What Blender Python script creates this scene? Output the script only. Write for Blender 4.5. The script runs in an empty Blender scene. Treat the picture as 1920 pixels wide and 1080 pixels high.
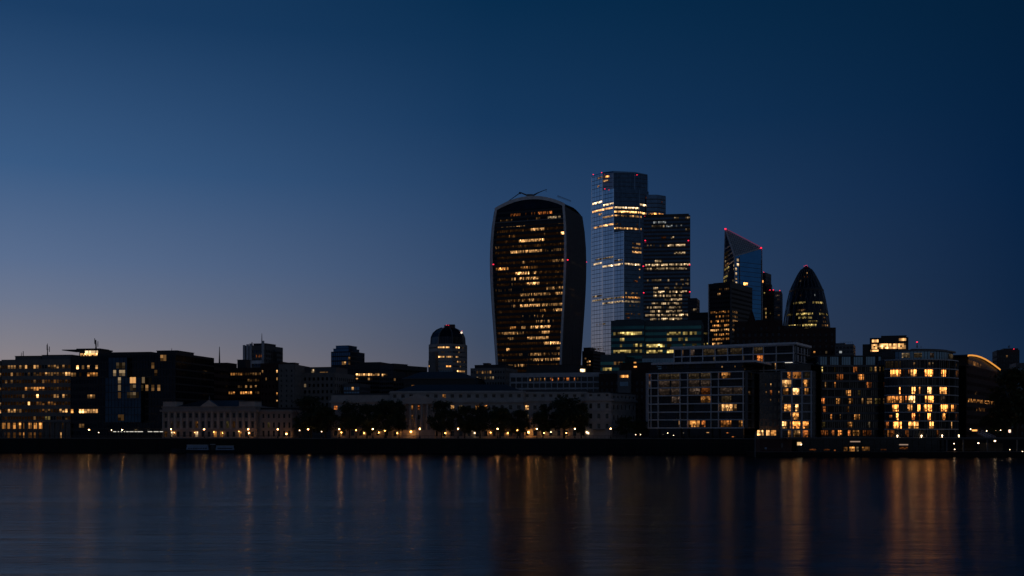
import bpy, bmesh, math, random
import numpy as np
random.seed(7)
scn = bpy.context.scene
C = scn.collection
R = math.radians
# ------------------------------------------------------------------ camera
FPX, YH, EYE = 2150.0, 808.0, 9.5          # focal length in photo pixels, horizon row, eye height over the river
cam = bpy.data.cameras.new('camera'); co = bpy.data.objects.new('camera', cam); C.objects.link(co)
co.location = (0, 0, EYE); co.rotation_euler = (R(90), 0, 0)
cam.sensor_width = 36; cam.lens = FPX / 1920 * 36; cam.shift_y = (YH - 540) / 1920
cam.clip_start = 1; cam.clip_end = 20000
scn.camera = co
# ------------------------------------------------------------------ sky after sunset
def lin(c):
    return tuple(((x/255)/12.92 if x/255 <= .04045 else ((x/255+.055)/1.055)**2.4) for x in c)
w = bpy.data.worlds.new('World'); scn.world = w; w.use_nodes = True
nt = w.node_tree; N = nt.nodes; L = nt.links; N.clear()
out = N.new('ShaderNodeOutputWorld'); bg = N.new('ShaderNodeBackground'); L.new(bg.outputs[0], out.inputs[0])
tc = N.new('ShaderNodeTexCoord'); sep = N.new('ShaderNodeSeparateXYZ'); L.new(tc.outputs['Generated'], sep.inputs[0])
def ramp(stops):
    r = N.new('ShaderNodeValToRGB'); e = r.color_ramp.elements
    r.color_ramp.interpolation = 'EASE' if False else 'LINEAR'
    while len(e) < len(stops): e.new(.5)
    for i, (p, c) in enumerate(stops):
        e[i].position = p; e[i].color = (*lin(c), 1)
    L.new(sep.outputs['Z'], r.inputs[0]); return r
def mth(op, a, b=None, clamp=False):
    n = N.new('ShaderNodeMath'); n.operation = op; n.use_clamp = clamp
    for i, v in enumerate((a, b)):
        if v is None: continue
        if isinstance(v, (int, float)): n.inputs[i].default_value = v
        else: L.new(v, n.inputs[i])
    return n.outputs[0]
hl = mth('SQRT', mth('MAXIMUM', mth('ADD', mth('MULTIPLY', sep.outputs['X'], sep.outputs['X']), mth('MULTIPLY', sep.outputs['Y'], sep.outputs['Y'])), 1e-6))
u = mth('DIVIDE', mth('ADD', mth('MULTIPLY', sep.outputs['X'], -.766), mth('MULTIPLY', sep.outputs['Y'], .643)), hl)   # towards the sunset
east = ramp([(0, (102, 100, 102)), (.06, (92, 93, 98)), (.15, (75, 80, 94)), (.35, (52, 66, 88)), (.7, (26, 41, 62)), (1, (5, 22, 42))])  # sky behind the camera, raised above its likely tone to light the facades
rgt = ramp([(0, (30, 45, 68)), (.03, (23, 42, 68)), (.088, (16, 37, 65)), (.2, (7, 34, 66)), (.325, (3, 31, 58)), (.7, (3, 18, 36))])
cen = ramp([(0, (84, 84, 93)), (.03, (75, 79, 93)), (.078, (61, 75, 99)), (.13, (51, 73, 105)), (.186, (40, 67, 103)), (.26, (22, 55, 92)), (.352, (8, 44, 77)), (.7, (3, 20, 40))])
lef = ramp([(0, (160, 136, 126)), (.03, (150, 134, 129)), (.071, (127, 125, 135)), (.105, (106, 117, 141)), (.138, (89, 109, 142)), (.211, (57, 90, 131)), (.325, (27, 61, 100)), (.7, (5, 24, 46))])
wes = ramp([(0, (235, 165, 110)), (.03, (220, 165, 125)), (.07, (180, 155, 145)), (.14, (120, 133, 155)), (.25, (62, 96, 135)), (.4, (27, 60, 100)), (.8, (5, 24, 46))])
def mix(a, b, u0, u1):
    f = N.new('ShaderNodeMapRange'); f.interpolation_type = 'SMOOTHSTEP' if u1 > .95 else 'LINEAR'
    f.inputs['From Min'].default_value = u0; f.inputs['From Max'].default_value = u1; L.new(u, f.inputs['Value'])
    m = N.new('ShaderNodeMix'); m.data_type = 'RGBA'; L.new(f.outputs[0], m.inputs['Factor']); L.new(a, m.inputs['A']); L.new(b, m.inputs['B'])
    return m.outputs['Result']
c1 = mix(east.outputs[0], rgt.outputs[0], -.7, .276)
c2 = mix(c1, cen.outputs[0], .276, .66)
c3 = mix(c2, lef.outputs[0], .66, .895)
c4 = mix(c3, wes.outputs[0], .90, 1.02)
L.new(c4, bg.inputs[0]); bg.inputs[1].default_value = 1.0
sun = bpy.data.lights.new('afterglow', 'SUN'); sun.energy = .012; sun.angle = R(25); sun.color = (1, .72, .5)
so = bpy.data.objects.new('afterglow', sun); C.objects.link(so); so.rotation_euler = (R(84), 0, R(-130))
scn.view_settings.view_transform = 'Standard'; scn.view_settings.look = 'None'
scn.view_settings.exposure = 0; scn.view_settings.gamma = 1; scn.view_settings.use_curve_mapping = False
cy = scn.cycles
cy.use_denoising = True; cy.max_bounces = 5; cy.diffuse_bounces = 2; cy.glossy_bounces = 3; cy.transmission_bounces = 2
cy.sample_clamp_indirect = 3; cy.sample_clamp_direct = 0; cy.use_light_tree = True; scn.render.filter_size = 1.15; cy.caustics_reflective = True
try: cy.denoiser = 'OPENIMAGEDENOISE'; cy.denoising_prefilter = 'ACCURATE'
except Exception: pass
# ------------------------------------------------------------------ materials
def mat(name, col, rough=.8, metal=0, noise=.18, scale=.35, bump=0, spec=.5):
    m = bpy.data.materials.new(name); m.use_nodes = True; t = m.node_tree; b = t.nodes['Principled BSDF']
    b.inputs['Roughness'].default_value = rough; b.inputs['Metallic'].default_value = metal; b.inputs['Specular IOR Level'].default_value = spec
    if noise:
        g = t.nodes.new('ShaderNodeNewGeometry'); n = t.nodes.new('ShaderNodeTexNoise'); n.inputs['Scale'].default_value = scale; n.inputs['Detail'].default_value = 6
        n.inputs['Roughness'].default_value = .65
        t.links.new(g.outputs['Position'], n.inputs['Vector'])
        r = t.nodes.new('ShaderNodeValToRGB'); r.color_ramp.elements[0].position = .3; r.color_ramp.elements[1].position = .7
        r.color_ramp.elements[0].color = (*[c*(1-noise) for c in col], 1); r.color_ramp.elements[1].color = (*[min(1, c*(1+noise)) for c in col], 1)
        t.links.new(n.outputs['Fac'], r.inputs[0]); t.links.new(r.outputs[0], b.inputs['Base Color'])
        if bump:
            bp = t.nodes.new('ShaderNodeBump'); bp.inputs['Strength'].default_value = bump; bp.inputs['Distance'].default_value = .1
            t.links.new(n.outputs['Fac'], bp.inputs['Height']); t.links.new(bp.outputs[0], b.inputs['Normal'])
    else: b.inputs['Base Color'].default_value = (*col, 1)
    return m
def emat(name, col, s):
    m = bpy.data.materials.new(name); m.use_nodes = True; t = m.node_tree; t.nodes.clear()
    o = t.nodes.new('ShaderNodeOutputMaterial'); e = t.nodes.new('ShaderNodeEmission'); e.inputs[0].default_value = (*col, 1); e.inputs[1].default_value = s
    t.links.new(e.outputs[0], o.inputs[0]); return m
M = dict(
    stone=mat('portland_stone', (.50, .46, .43), .85, bump=.2), stone2=mat('grey_stone', (.22, .205, .195), .85, bump=.2), concrete=mat('concrete', (.15, .145, .14), .85),
    pale=mat('pale_panel', (.52, .52, .54), .5), white=mat('white_metal', (.78, .77, .78), .4), stone3=mat('weathered_stone', (.33, .30, .285), .85, bump=.2), brick=mat('brown_brick', (.06, .032, .027), .9, bump=.2),
    grey=mat('grey_metal', (.12, .125, .135), .45), dark=mat('dark_metal', (.03, .032, .037), .5), black=mat('black_metal', (.012, .012, .014), .5),
    slate=mat('slate_roof', (.035, .038, .045), .6), lead=mat('lead_roof', (.10, .105, .115), .55), asphalt=mat('roof_felt', (.03, .03, .032), .9),
    gl_dark=mat('dark_glass', (.045, .085, .14), .08, 1, .3, .25), gl_black=mat('black_glass', (.020, .027, .038), .1, 1, .3, .25),
    gl_blue=mat('blue_glass', (.09, .17, .27), .07, 1, .22, .12), gl_navy=mat('navy_glass', (.035, .07, .11), .08, 1, .3, .2), gl_deep=mat('deep_blue_glass', (.04, .19, .42), .05, 1, .15, .1), steel=mat('polished_steel', (.92, .9, .9), .22, 1, .06, .2), gl_sky=mat('sky_glass', (.52, .55, .60), .04, 1, .1, .05), gl_green=mat('green_glass', (.04, .16, .175), .08, 1, .3, .12),
    gl_night=mat('night_glass', (.035, .04, .048), .06, 1, .3, .6), curtain=mat('curtain_cloth', (.085, .078, .075), .9), curtain2=mat('grey_curtain_cloth', (.055, .055, .06), .9),
    bark=mat('bark', (.05, .04, .03), .95), leaf=mat('plane_leaves', (.05, .062, .022), .7, 0, .5, .4), leaf2=mat('dark_leaves', (.036, .05, .02), .7, 0, .5, .4),
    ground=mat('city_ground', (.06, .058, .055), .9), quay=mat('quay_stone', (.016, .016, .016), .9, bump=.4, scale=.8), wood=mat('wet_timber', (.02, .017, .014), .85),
    hull=mat('hull_paint', (.025, .028, .035), .5), boat=mat('blue_white_paint', (.26, .36, .5), .5), teal=mat('teal_panel', (.025, .075, .095), .4), red=mat('dark_red_panel', (.05, .012, .012), .6),
    redlamp=emat('red_beacon', (1, .02, .06), 2.6), redline=emat('red_roof_strip', (1, .05, .10), .16), globe=emat('lamp_globe', (1, .48, .15), 34), amber=emat('amber_lamp', (1, .40, .09), 28),
    whitelamp=emat('white_lamp', (1, .68, .38), 9), strip=emat('white_light_strip', (1, .93, .8), .9), arc=emat('orange_light_strip', (1, .40, .07), .85), sign=emat('lit_sign_face', (1, .62, .28), .9),
)
HUE = dict(warm=(1, .50, .17), amber=(1, .40, .095), orange=(1, .28, .06), pale=(1, .68, .36), white=(.9, .95, .95), green=(1, .72, .22), pink=(1, .66, .48), gold=(1, .34, .07))
LV = [.008, .02, .05, .13, .32, .75, 1.7, 4.4]
EMC = {}
def em(h, i):
    i = max(0, min(len(LV)-1, i)); k = (h, i)
    if k not in EMC: EMC[k] = emat('lit_%s_glass_%d' % (h, i), HUE[h], LV[i])
    return EMC[k]
# ------------------------------------------------------------------ mesh helpers
ORG = {}
class MB:
    def __init__(s): s.v = []; s.f = []; s.m = []; s.mats = []
    def mi(s, m):
        if m not in s.mats: s.mats.append(m)
        return s.mats.index(m)
    def face(s, pts, m=None):
        k = len(s.v); s.v += [tuple(p) for p in pts]; s.f.append(list(range(k, k+len(pts)))); s.m.append(s.mi(m) if m else 0)
    def hexa(s, p, m=None):
        k = len(s.v); s.v += [tuple(q) for q in p]; i = s.mi(m) if m else 0
        for f in ((3, 2, 1, 0), (4, 5, 6, 7), (0, 1, 5, 4), (1, 2, 6, 5), (2, 3, 7, 6), (3, 0, 4, 7)):
            s.f.append([k+j for j in f]); s.m.append(i)
    def box(s, x0, x1, y0, y1, z0, z1, m=None):
        s.hexa([(x0, y0, z0), (x1, y0, z0), (x1, y1, z0), (x0, y1, z0), (x0, y0, z1), (x1, y0, z1), (x1, y1, z1), (x0, y1, z1)], m)
    def fbox(s, fc, s0, s1, d0, d1, z0, z1, m=None, n=1, nz=1):
        for j in range(n):
            a = s0+(s1-s0)*j/n; b = s0+(s1-s0)*(j+1)/n
            for q in range(nz):
                y = z0+(z1-z0)*q/nz; z = z0+(z1-z0)*(q+1)/nz
                s.hexa([fc.pt(a, d1, y), fc.pt(b, d1, y), fc.pt(b, d0, y), fc.pt(a, d0, y), fc.pt(a, d1, z), fc.pt(b, d1, z), fc.pt(b, d0, z), fc.pt(a, d0, z)], m)
    def prism(s, poly, z0, z1, m=None, mt=None):
        n = len(poly); k = len(s.v); s.v += [(x, y, z0) for x, y in poly]+[(x, y, z1) for x, y in poly]
        i = s.mi(m) if m else 0; t = s.mi(mt) if mt else i
        for j in range(n):
            s.f.append([k+j, k+(j+1) % n, k+n+(j+1) % n, k+n+j]); s.m.append(i)
        s.f.append([k+n+j for j in range(n)]); s.m.append(t); s.f.append([k+j for j in reversed(range(n))]); s.m.append(i)
    def tube(s, p, q, r, r2=None, n=6, m=None):
        p = np.array(p, float); q = np.array(q, float); d = q-p; d /= np.linalg.norm(d); r2 = r if r2 is None else r2
        a = np.cross(d, (0, 0, 1) if abs(d[2]) < .9 else (1, 0, 0)); a /= np.linalg.norm(a); b = np.cross(d, a)
        k = len(s.v); i = s.mi(m) if m else 0
        for c, rr in ((p, r), (q, r2)):
            for j in range(n):
                t = 2*math.pi*j/n; s.v.append(tuple(c+rr*(math.cos(t)*a+math.sin(t)*b)))
        for j in range(n):
            s.f.append([k+j, k+(j+1) % n, k+n+(j+1) % n, k+n+j]); s.m.append(i)
        s.f.append([k+j for j in range(n)]); s.m.append(i); s.f.append([k+n+j for j in range(n)]); s.m.append(i)
    def lathe(s, x, y, prof, n=12, m=None):
        k = len(s.v); i = s.mi(m) if m else 0
        for r, z in prof:
            for j in range(n):
                t = 2*math.pi*j/n; s.v.append((x+r*math.cos(t), y+r*math.sin(t), z))
        for a in range(len(prof)-1):
            for j in range(n):
                s.f.append([k+a*n+j, k+a*n+(j+1) % n, k+(a+1)*n+(j+1) % n, k+(a+1)*n+j]); s.m.append(i)
        s.f.append([k+j for j in reversed(range(n))]); s.m.append(i); e = k+(len(prof)-1)*n; s.f.append([e+j for j in range(n)]); s.m.append(i)
    def build(s, name, m=None, parent=None, fix=True, smooth=False):
        o0 = ORG.get(parent, (0, 0, 0)) if parent else (0, 0, 0)
        me = bpy.data.meshes.new(name); me.from_pydata([(x-o0[0], y-o0[1], z-o0[2]) for x, y, z in s.v], [], s.f)
        if s.mats:
            for q in s.mats: me.materials.append(q)
            me.polygons.foreach_set('material_index', s.m)
        else: me.materials.append(m)
        if smooth: me.polygons.foreach_set('use_smooth', [True]*len(me.polygons))
        me.update()
        if fix:
            bm = bmesh.new(); bm.from_mesh(me); bmesh.ops.recalc_face_normals(bm, faces=bm.faces); bm.to_mesh(me); bm.free()
        o = bpy.data.objects.new(name, me); C.objects.link(o)
        if parent: o.parent = parent; ORG[o] = o0
        else: ORG[o] = (0, 0, 0)
        return o
def thing(name, label, cat, loc, group=None):
    o = bpy.data.objects.new(name, None); C.objects.link(o); o.location = loc; o.empty_display_size = 1
    o['label'] = label; o['category'] = cat
    if group: o['group'] = group
    ORG[o] = tuple(loc); return o
def tag(o, label, cat, group=None):
    o['label'] = label; o['category'] = cat
    if group: o['group'] = group
    return o
def structure(o, kind='structure'): o['kind'] = kind; return o
def X(px, D): return (px-960)/FPX*D
def Z(py, D): return EYE+(YH-py)/FPX*D
ZA, ZB, ZC, ZD, ZE, ZF = (0, 620, 4.5), (300, 620, 4.5), (600, 600, 4.5), (900, 620, 4.5), (1200, 620, 4.5), (1500, 620, 4.5)
T1, T2, T3, T4 = (900, 340, 2.842), (1095, 310, 2.769), (1310, 410, 4.32), (780, 590, 9.0)
def zx(z, v): return z[0]+v/z[2]
def zy(z, v): return z[1]+v/z[2]
class Fac:
    smin = 0
    def at(s, px, py):
        k = (px-960)/FPX; z = 30.0
        for _ in range(4):
            a, b = s.smin, s.smin+s.L
            for _ in range(26):
                m = (a+b)/2; p = s.pt(m, 0, z)
                if p[0]/p[1] < k: a = m
                else: b = m
            z = Z(py, s.pt(a, 0, z)[1])
        return a, z
class Flat(Fac):
    def __init__(s, A, B):
        s.A = np.array(A, float); s.B = np.array(B, float); s.L = float(np.linalg.norm(s.B-s.A)); s.u = (s.B-s.A)/s.L; s.n = np.array((s.u[1], -s.u[0]))
    def pt(s, t, d, z):
        p = s.A+s.u*t+s.n*d; return (p[0], p[1], z)
class Arc(Fac):
    def __init__(s, cx, cy, r, a0, a1, sgn=1):      # angles from the direction that faces the river, positive to the right
        s.c = (cx, cy); s.r = r; s.a0 = a0; s.a1 = a1; s.L = r*abs(a1-a0); s.g = sgn
    def pt(s, t, d, z):
        a = s.a0+(s.a1-s.a0)*t/s.L; r = s.r+d*s.g
        return (s.c[0]+r*math.sin(a), s.c[1]-r*math.cos(a), z)
class Lean(Fac):
    def __init__(s, L0, L1, R0, R1):
        s.p = [np.array(q, float) for q in (L0, L1, R0, R1)]; s.L = float(np.linalg.norm(s.p[2]-s.p[0]))
        e = s.p[2]-s.p[0]; s.n = np.array((e[1], -e[0], 0)); s.n /= np.linalg.norm(s.n)
    def pt(s, t, d, z):
        L0, L1, R0, R1 = s.p; a = L0+(L1-L0)*(z-L0[2])/(L1[2]-L0[2]); b = R0+(R1-R0)*(z-R0[2])/(R1[2]-R0[2])
        p = a+(b-a)*t/s.L+s.n*d; return (p[0], p[1], z)
GZ = 6.1
# ------------------------------------------------------------------ setting: river, ground, quay
def quay_y(x): return 486-.105*x
mb = MB(); mb.face([(-6000, -400, 0), (6000, -400, 0), (6000, 1500, 0), (-6000, 1500, 0)])
wat = bpy.data.materials.new('river_water'); wat.use_nodes = True; t = wat.node_tree; b = t.nodes['Principled BSDF']
b.inputs['Base Color'].default_value = (.006, .008, .010, 1); b.inputs['IOR'].default_value = 1.33; b.inputs['Roughness'].default_value = .17
g = t.nodes.new('ShaderNodeNewGeometry')
def wnoise(sc, det, rot=4, rough=.6):
    mp = t.nodes.new('ShaderNodeMapping'); mp.inputs['Scale'].default_value = sc; mp.inputs['Rotation'].default_value = (0, 0, R(rot))
    n = t.nodes.new('ShaderNodeTexNoise'); n.inputs['Scale'].default_value = 1; n.inputs['Detail'].default_value = det; n.inputs['Roughness'].default_value = rough
    t.links.new(g.outputs['Position'], mp.inputs['Vector']); t.links.new(mp.outputs[0], n.inputs['Vector']); return n.outputs['Fac']
rip = wnoise((.22, .75, 1), 5); swell = wnoise((.03, .11, 1), 3, 7); patch = wnoise((.006, .028, 1), 4, -3)
def wm(op, a, b_):
    n = t.nodes.new('ShaderNodeMath'); n.operation = op
    for i, v in enumerate((a, b_)):
        if isinstance(v, (int, float)): n.inputs[i].default_value = v
        else: t.links.new(v, n.inputs[i])
    return n.outputs[0]
mr = t.nodes.new('ShaderNodeMapRange'); mr.inputs['From Min'].default_value = .35; mr.inputs['From Max'].default_value = .65; mr.inputs['To Min'].default_value = .2; mr.inputs['To Max'].default_value = 1.0
t.links.new(patch, mr.inputs['Value'])
hgt = wm('ADD', wm('MULTIPLY', wm('MULTIPLY', rip, .21), mr.outputs[0]), wm('MULTIPLY', swell, .30))
bp = t.nodes.new('ShaderNodeBump'); bp.inputs['Strength'].default_value = 1; bp.inputs['Distance'].default_value = 1
t.links.new(hgt, bp.inputs['Height']); t.links.new(bp.outputs[0], b.inputs['Normal'])
murk = t.nodes.new('ShaderNodeBsdfDiffuse'); murk.inputs[0].default_value = (.010, .013, .019, 1); mx = t.nodes.new('ShaderNodeMixShader'); mx.inputs[0].default_value = .33
t.links.new(b.outputs[0], mx.inputs[1]); t.links.new(murk.outputs[0], mx.inputs[2]); t.links.new(mx.outputs[0], t.nodes['Material Output'].inputs['Surface'])
structure(mb.build('river', wat, fix=False))
mb = MB(); mb.face([(-6000, quay_y(-6000)+1.5, GZ), (6000, quay_y(6000)+1.5, GZ), (9000, 9000, GZ+20), (-9000, 9000, GZ+20)])
structure(mb.build('ground', M['ground'], fix=False))
qf = Flat((-2400, quay_y(-2400)), (2400, quay_y(2400)))
q = thing('quay_wall', 'long dark stone river wall along the far bank under the promenade', 'wall', (0, quay_y(0), 0))
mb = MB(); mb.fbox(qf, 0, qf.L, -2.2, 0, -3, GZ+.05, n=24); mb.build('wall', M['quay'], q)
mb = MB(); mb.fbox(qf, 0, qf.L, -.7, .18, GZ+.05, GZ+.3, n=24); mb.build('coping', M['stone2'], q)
mb = MB()
for k in range(520):
    s0 = qf.L/2-420+k*1.6
    mb.fbox(qf, s0, s0+.07, -.36, -.29, GZ+.3, GZ+1.35)
mb.fbox(qf, qf.L/2-420, qf.L/2+420, -.38, -.27, GZ+1.35, GZ+1.45, n=10); mb.fbox(qf, qf.L/2-420, qf.L/2+420, -.37, -.28, GZ+.8, GZ+.86, n=10)
mb.build('railing', M['black'], q)
mb = MB()
for k in range(90): mb.fbox(qf, qf.L/2-400+k*9, qf.L/2-399.5+k*9, 0, .32, -2, GZ-.2)
mb.build('fender_timbers', M['wood'], q)
# ------------------------------------------------------------------ buildings
class Bld:
    def __init__(s, name, label, front, depth, z1, z0=GZ, cat='building', group=None):
        s.f = front; s.z0 = z0; s.z1 = z1; s.runs = []; s.used = set()
        if isinstance(front, Flat):
            s.depth = depth; n = front.n; A, B = front.A, front.B
            s.poly = [tuple(A), tuple(B), tuple(B-n*depth), tuple(A-n*depth)]
            s.r = Flat(B, B-n*depth); s.l = Flat(A-n*depth, A); s.b = Flat(B-n*depth, A-n*depth)
            c = (A+B)/2
        else:
            p = front.pt(front.smin+front.L/2, 0, z0); c = p[:2]
        s.root = thing(name, label, cat, (c[0], c[1], z0), group); s.c = c
    def core(s, m, name='glazing', roof=None):
        mb = MB(); mb.prism(s.poly, s.z0-.6, s.z1, m); mb.build(name, m, s.root); s.m = m
        mb = MB(); n = len(s.poly); cx = sum(p[0] for p in s.poly)/n; cyy = sum(p[1] for p in s.poly)/n
        mb.prism([(cx+(x-cx)*.985, cyy+(y-cyy)*.985) for x, y in s.poly], s.z1+.02, s.z1+.35, roof or M['asphalt']); mb.build('roof', None, s.root)
    def cells(s, yref, sp, D=None, zmin=None, zmax=None):
        D = D or s.f.pt(s.f.smin+s.f.L/2, 0, 0)[1]; zc = Z(yref, D); h = sp/FPX*D
        k0 = -60; res = []
        for k in range(-80, 80):
            z = zc-k*h
            if z-h*.5 > (zmin or s.z0)-.1 and z+h*.5 < (zmax or s.z1)+.2: res.append(z)
        s.fh = h; s.zc = sorted(res); return s.zc
    def dress(s, fc, nb, wf=.85, hf=.55, proud=.25, m=None, name='facade_frame', n=1, parapet=.5, pm=None, zt=None, smul=0, z0=None):
        """spandrels and piers standing in front of the glass core"""
        mb = MB(); m = m or M['dark']; pm = pm or m; zs = s.zc; h = s.fh*hf/2; zb = s.z0 if z0 is None else z0; top = zt or s.z1+parapet
        lo = zb
        for z in zs:
            if z-h > lo+.02: mb.fbox(fc, fc.smin, fc.smin+fc.L, -.1, proud, lo, z-h, m, n)
            lo = z+h
        mb.fbox(fc, fc.smin, fc.smin+fc.L, -.1, proud, lo, top, m, n)
        if nb:
            bw = fc.L/nb; pw = bw*(1-wf)
            for k in range(nb+1):
                c = fc.smin+k*bw; a = max(fc.smin, c-pw/2); b2 = min(fc.smin+fc.L, c+pw/2)
                mb.fbox(fc, a, b2, -.08, proud+.04, zb+.01, top-.03, pm, 1)
        s.nb = nb; s.wf = wf; s.hf = hf
        return mb.build(name, None, s.root)
    def lit(s, fc, zone, rows, hue='warm', nb=None, wf=None, hf=None, d=.06, zc=None, fh=None, name='lit_window'):
        nb = nb or s.nb; wf = wf or s.wf; hf = hf or s.hf; zc = zc or s.zc; h = (fh or s.fh)*hf/2; bw = fc.L/nb; pw = bw*(1-wf)/2
        for row in rows:
            x0, x1, y, dens, lev = row[:5]; hu = row[5] if len(row) > 5 else hue
            sA, z = fc.at(zx(zone, x0), zy(zone, y)); sB, _ = fc.at(zx(zone, x1), zy(zone, y))
            zz = min(zc, key=lambda q: abs(q-z))
            k0 = int(round((sA-fc.smin)/bw)); k1 = max(k0+1, int(round((sB-fc.smin)/bw)))
            cur = None; drift = 0
            for k in range(k0, min(k1, nb)):
                drift = .55*drift+random.gauss(0, .5)
                key = (id(fc), round(zz, 1), k, nb)
                if key in s.used: cur = None; continue
                s.used.add(key); lv = lev
                if random.random() > dens and not (k1-k0 == 1):
                    if dens < .6: cur = None; continue
                    lv = lev-3
                if cur is None or wf < .65: cur = [MB(), 0, name]; s.runs.append(cur)
                a = fc.smin+k*bw+pw; b2 = fc.smin+(k+1)*bw-pw
                s.pane(cur[0], fc, a, b2, zz-h, zz+h, lv+int(round(drift)), hu, d, max(1, int((b2-a)/1.1)), 2 if h*2 > 1.2 else 1)
                cur[1] += (b2-a)*2*h*(1+lev)
    def pane(s, mb, fc, a, b, z0, z1, lev, hu, d, nx, nz, busy=.5):
        for i in range(nx):
            for j in range(nz):
                l2 = lev+random.choice((-3, -1, 0, 0, 0, 1, 1) if random.random() < busy else (0, 0, -1)) + (0 if j == nz-1 or nz == 1 else random.choice((-1, 0, -1)))
                p, q = a+(b-a)*i/nx, a+(b-a)*(i+1)/nx; y, z = z0+(z1-z0)*j/nz, z0+(z1-z0)*(j+1)/nz
                mb.face([fc.pt(p, d, y), fc.pt(q, d, y), fc.pt(q, d, z), fc.pt(p, d, z)], em(hu, l2))
    def room(s, fc, zone, x0, x1, y, lev, hue='warm', ztop=1.0, zbot=0.0, h=None, d=.06, cell=.5, frame=None):
        """one lit room window placed where it stands on the floor nearest to row y"""
        if lev > 2: hue = random.choice({'gold': ('gold', 'gold', 'gold', 'amber', 'gold'), 'amber': ('amber', 'amber', 'amber', 'warm', 'gold', 'orange')}.get(hue, (hue,)))
        sA, z = fc.at(zx(zone, x0), zy(zone, y)); sB, _ = fc.at(zx(zone, x1), zy(zone, y)); zz = min(s.zc, key=lambda q: abs(q-z))
        hh = (h or s.fh*s.hf); za = zz-hh/2+hh*zbot; zb = zz-hh/2+hh*ztop; mb = MB()
        nx = max(1, round((sB-sA)/cell)); nz = max(1, round((zb-za)/.55))
        furn = [random.random() for _ in range(nx)]; cofs = [random.choice((0, 0, 0, -1, 0, -2)) for _ in range(nx)]
        if nx > 3 and random.random() < .6: cofs[random.choice((0, -1))] = -2
        for i in range(nx):
            p = sA+(sB-sA)*i/nx+(.02 if i and i % 2 == 0 else 0); qq = sA+(sB-sA)*(i+1)/nx
            for j in range(nz):
                f = j/max(1, nz-1); l2 = lev+(cofs[i] if lev > 1 else 0)
                if f > .74: l2 += random.choice((0, 0, 1))
                elif f < .3: l2 += (-3 if furn[i] < .3 else random.choice((-2, -1, 0)))
                else: l2 += random.choice((-2, -1, -1, 0, 0, 0, 1))
                y0, y1 = za+(zb-za)*j/nz, za+(zb-za)*(j+1)/nz
                mb.face([fc.pt(p, d, y0), fc.pt(qq, d, y0), fc.pt(qq, d, y1), fc.pt(p, d, y1)], em(hue, l2))
        s.runs.append([mb, (sB-sA)*(zb-za)*(1+lev)*3, 'lit_window'])
    def done(s, cap=96):
        s.runs.sort(key=lambda r: -r[1])
        for r in s.runs[:cap]: r[0].build(r[2], None, s.root, fix=False)
        rest = s.runs[cap:]
        if rest:
            mb = MB()
            for r in rest:
                for f, mi in zip(r[0].f, r[0].m): mb.face([r[0].v[i] for i in f], r[0].mats[mi])
            o = mb.build('lit_window', None, s.root, fix=False); o['kind'] = 'stuff'
    def plant(s, fx0, fx1, d0, d1, h, m=None, name='roof_plant', z=None):
        f = s.f; mb = MB(); z = s.z1+.36 if z is None else z
        mb.fbox(f, f.smin+f.L*fx0, f.smin+f.L*fx1, -d1, -d0, z, z+h, m or M['dark'])
        mb.fbox(f, f.smin+f.L*fx0-.25, f.smin+f.L*fx1+.25, -d1-.25, -d0+.25, z+h, z+h+.18, M['dark'])
        return mb.build(name, None, s.root)
    def mast(s, px, D, y0, y1, r=.12, extra=0):
        mb = MB(); x = X(px, D); z0, z1 = Z(y0, D), Z(y1, D)
        mb.tube((x, D, z0), (x, D, z0+(z1-z0)*.5), r*1.6, r, 6, M['dark']); mb.tube((x, D, z0+(z1-z0)*.5), (x, D, z1), r, r*.5, 6, M['dark'])
        for k in range(extra): 
            a = 2.1*k; h = z0+(z1-z0)*(.55+.15*k)
            mb.tube((x+.9*math.cos(a), D+.6*math.sin(a), h-1.3), (x+.9*math.cos(a), D+.6*math.sin(a), h+1.3), .16, .16, 6, M['dark']); mb.tube((x, D, h), (x+.9*math.cos(a), D+.6*math.sin(a), h), .06, .06, 5, M['dark'])
        return mb.build('antenna_mast', None, s.root)
    def beacon(s, px, py, D, r=.5):
        r *= .8
        mb = MB(); x, z = X(px, D), Z(py, D); mb.lathe(x, D, [(r*.35, z-r*.9), (r*.5, z-r*.5)], 6, M['dark']); mb.lathe(x, D, [(r*.45, z-r*.5), (r, z-.15*r), (r, z+.3*r), (r*.4, z+r*.8)], 8, M['redlamp'])
        return mb.build('warning_light', None, s.root)
def flat(x0, D0, x1, D1): return Flat((X(x0, D0), D0), (X(x1, D1), D1))
def office(name, label, x0, D0, x1, D1, depth, ytop, yref, sp, bay, wf=.85, hf=.55, proud=.25, m=None, gm=None, core=None, parapet=.5, pm=None, z0=GZ, sides=True, cat='office building', group=None, zmin=None):
    f = flat(x0, D0, x1, D1); B = Bld(name, label, f, depth, Z(ytop, (D0+D1)/2)-parapet, z0, cat, group)
    B.core(gm or M['gl_dark']); B.cells(yref, sp, zmin=zmin)
    B.fr = B.dress(f, max(1, round(f.L/bay)), wf, hf, proud, m, parapet=parapet, pm=pm); nb = B.nb
    if sides:
        for s in (B.r, B.l): B.dress(s, max(1, round(s.L/bay)), wf, hf, proud, m, 'side_frame', parapet=parapet, pm=pm)
        mb = MB(); mb.fbox(B.b, 0, B.b.L, -.1, proud, B.z0, B.z1+parapet, m or M['dark']); mb.build('rear_wall', None, B.root)
    B.nb = nb; return B
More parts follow.
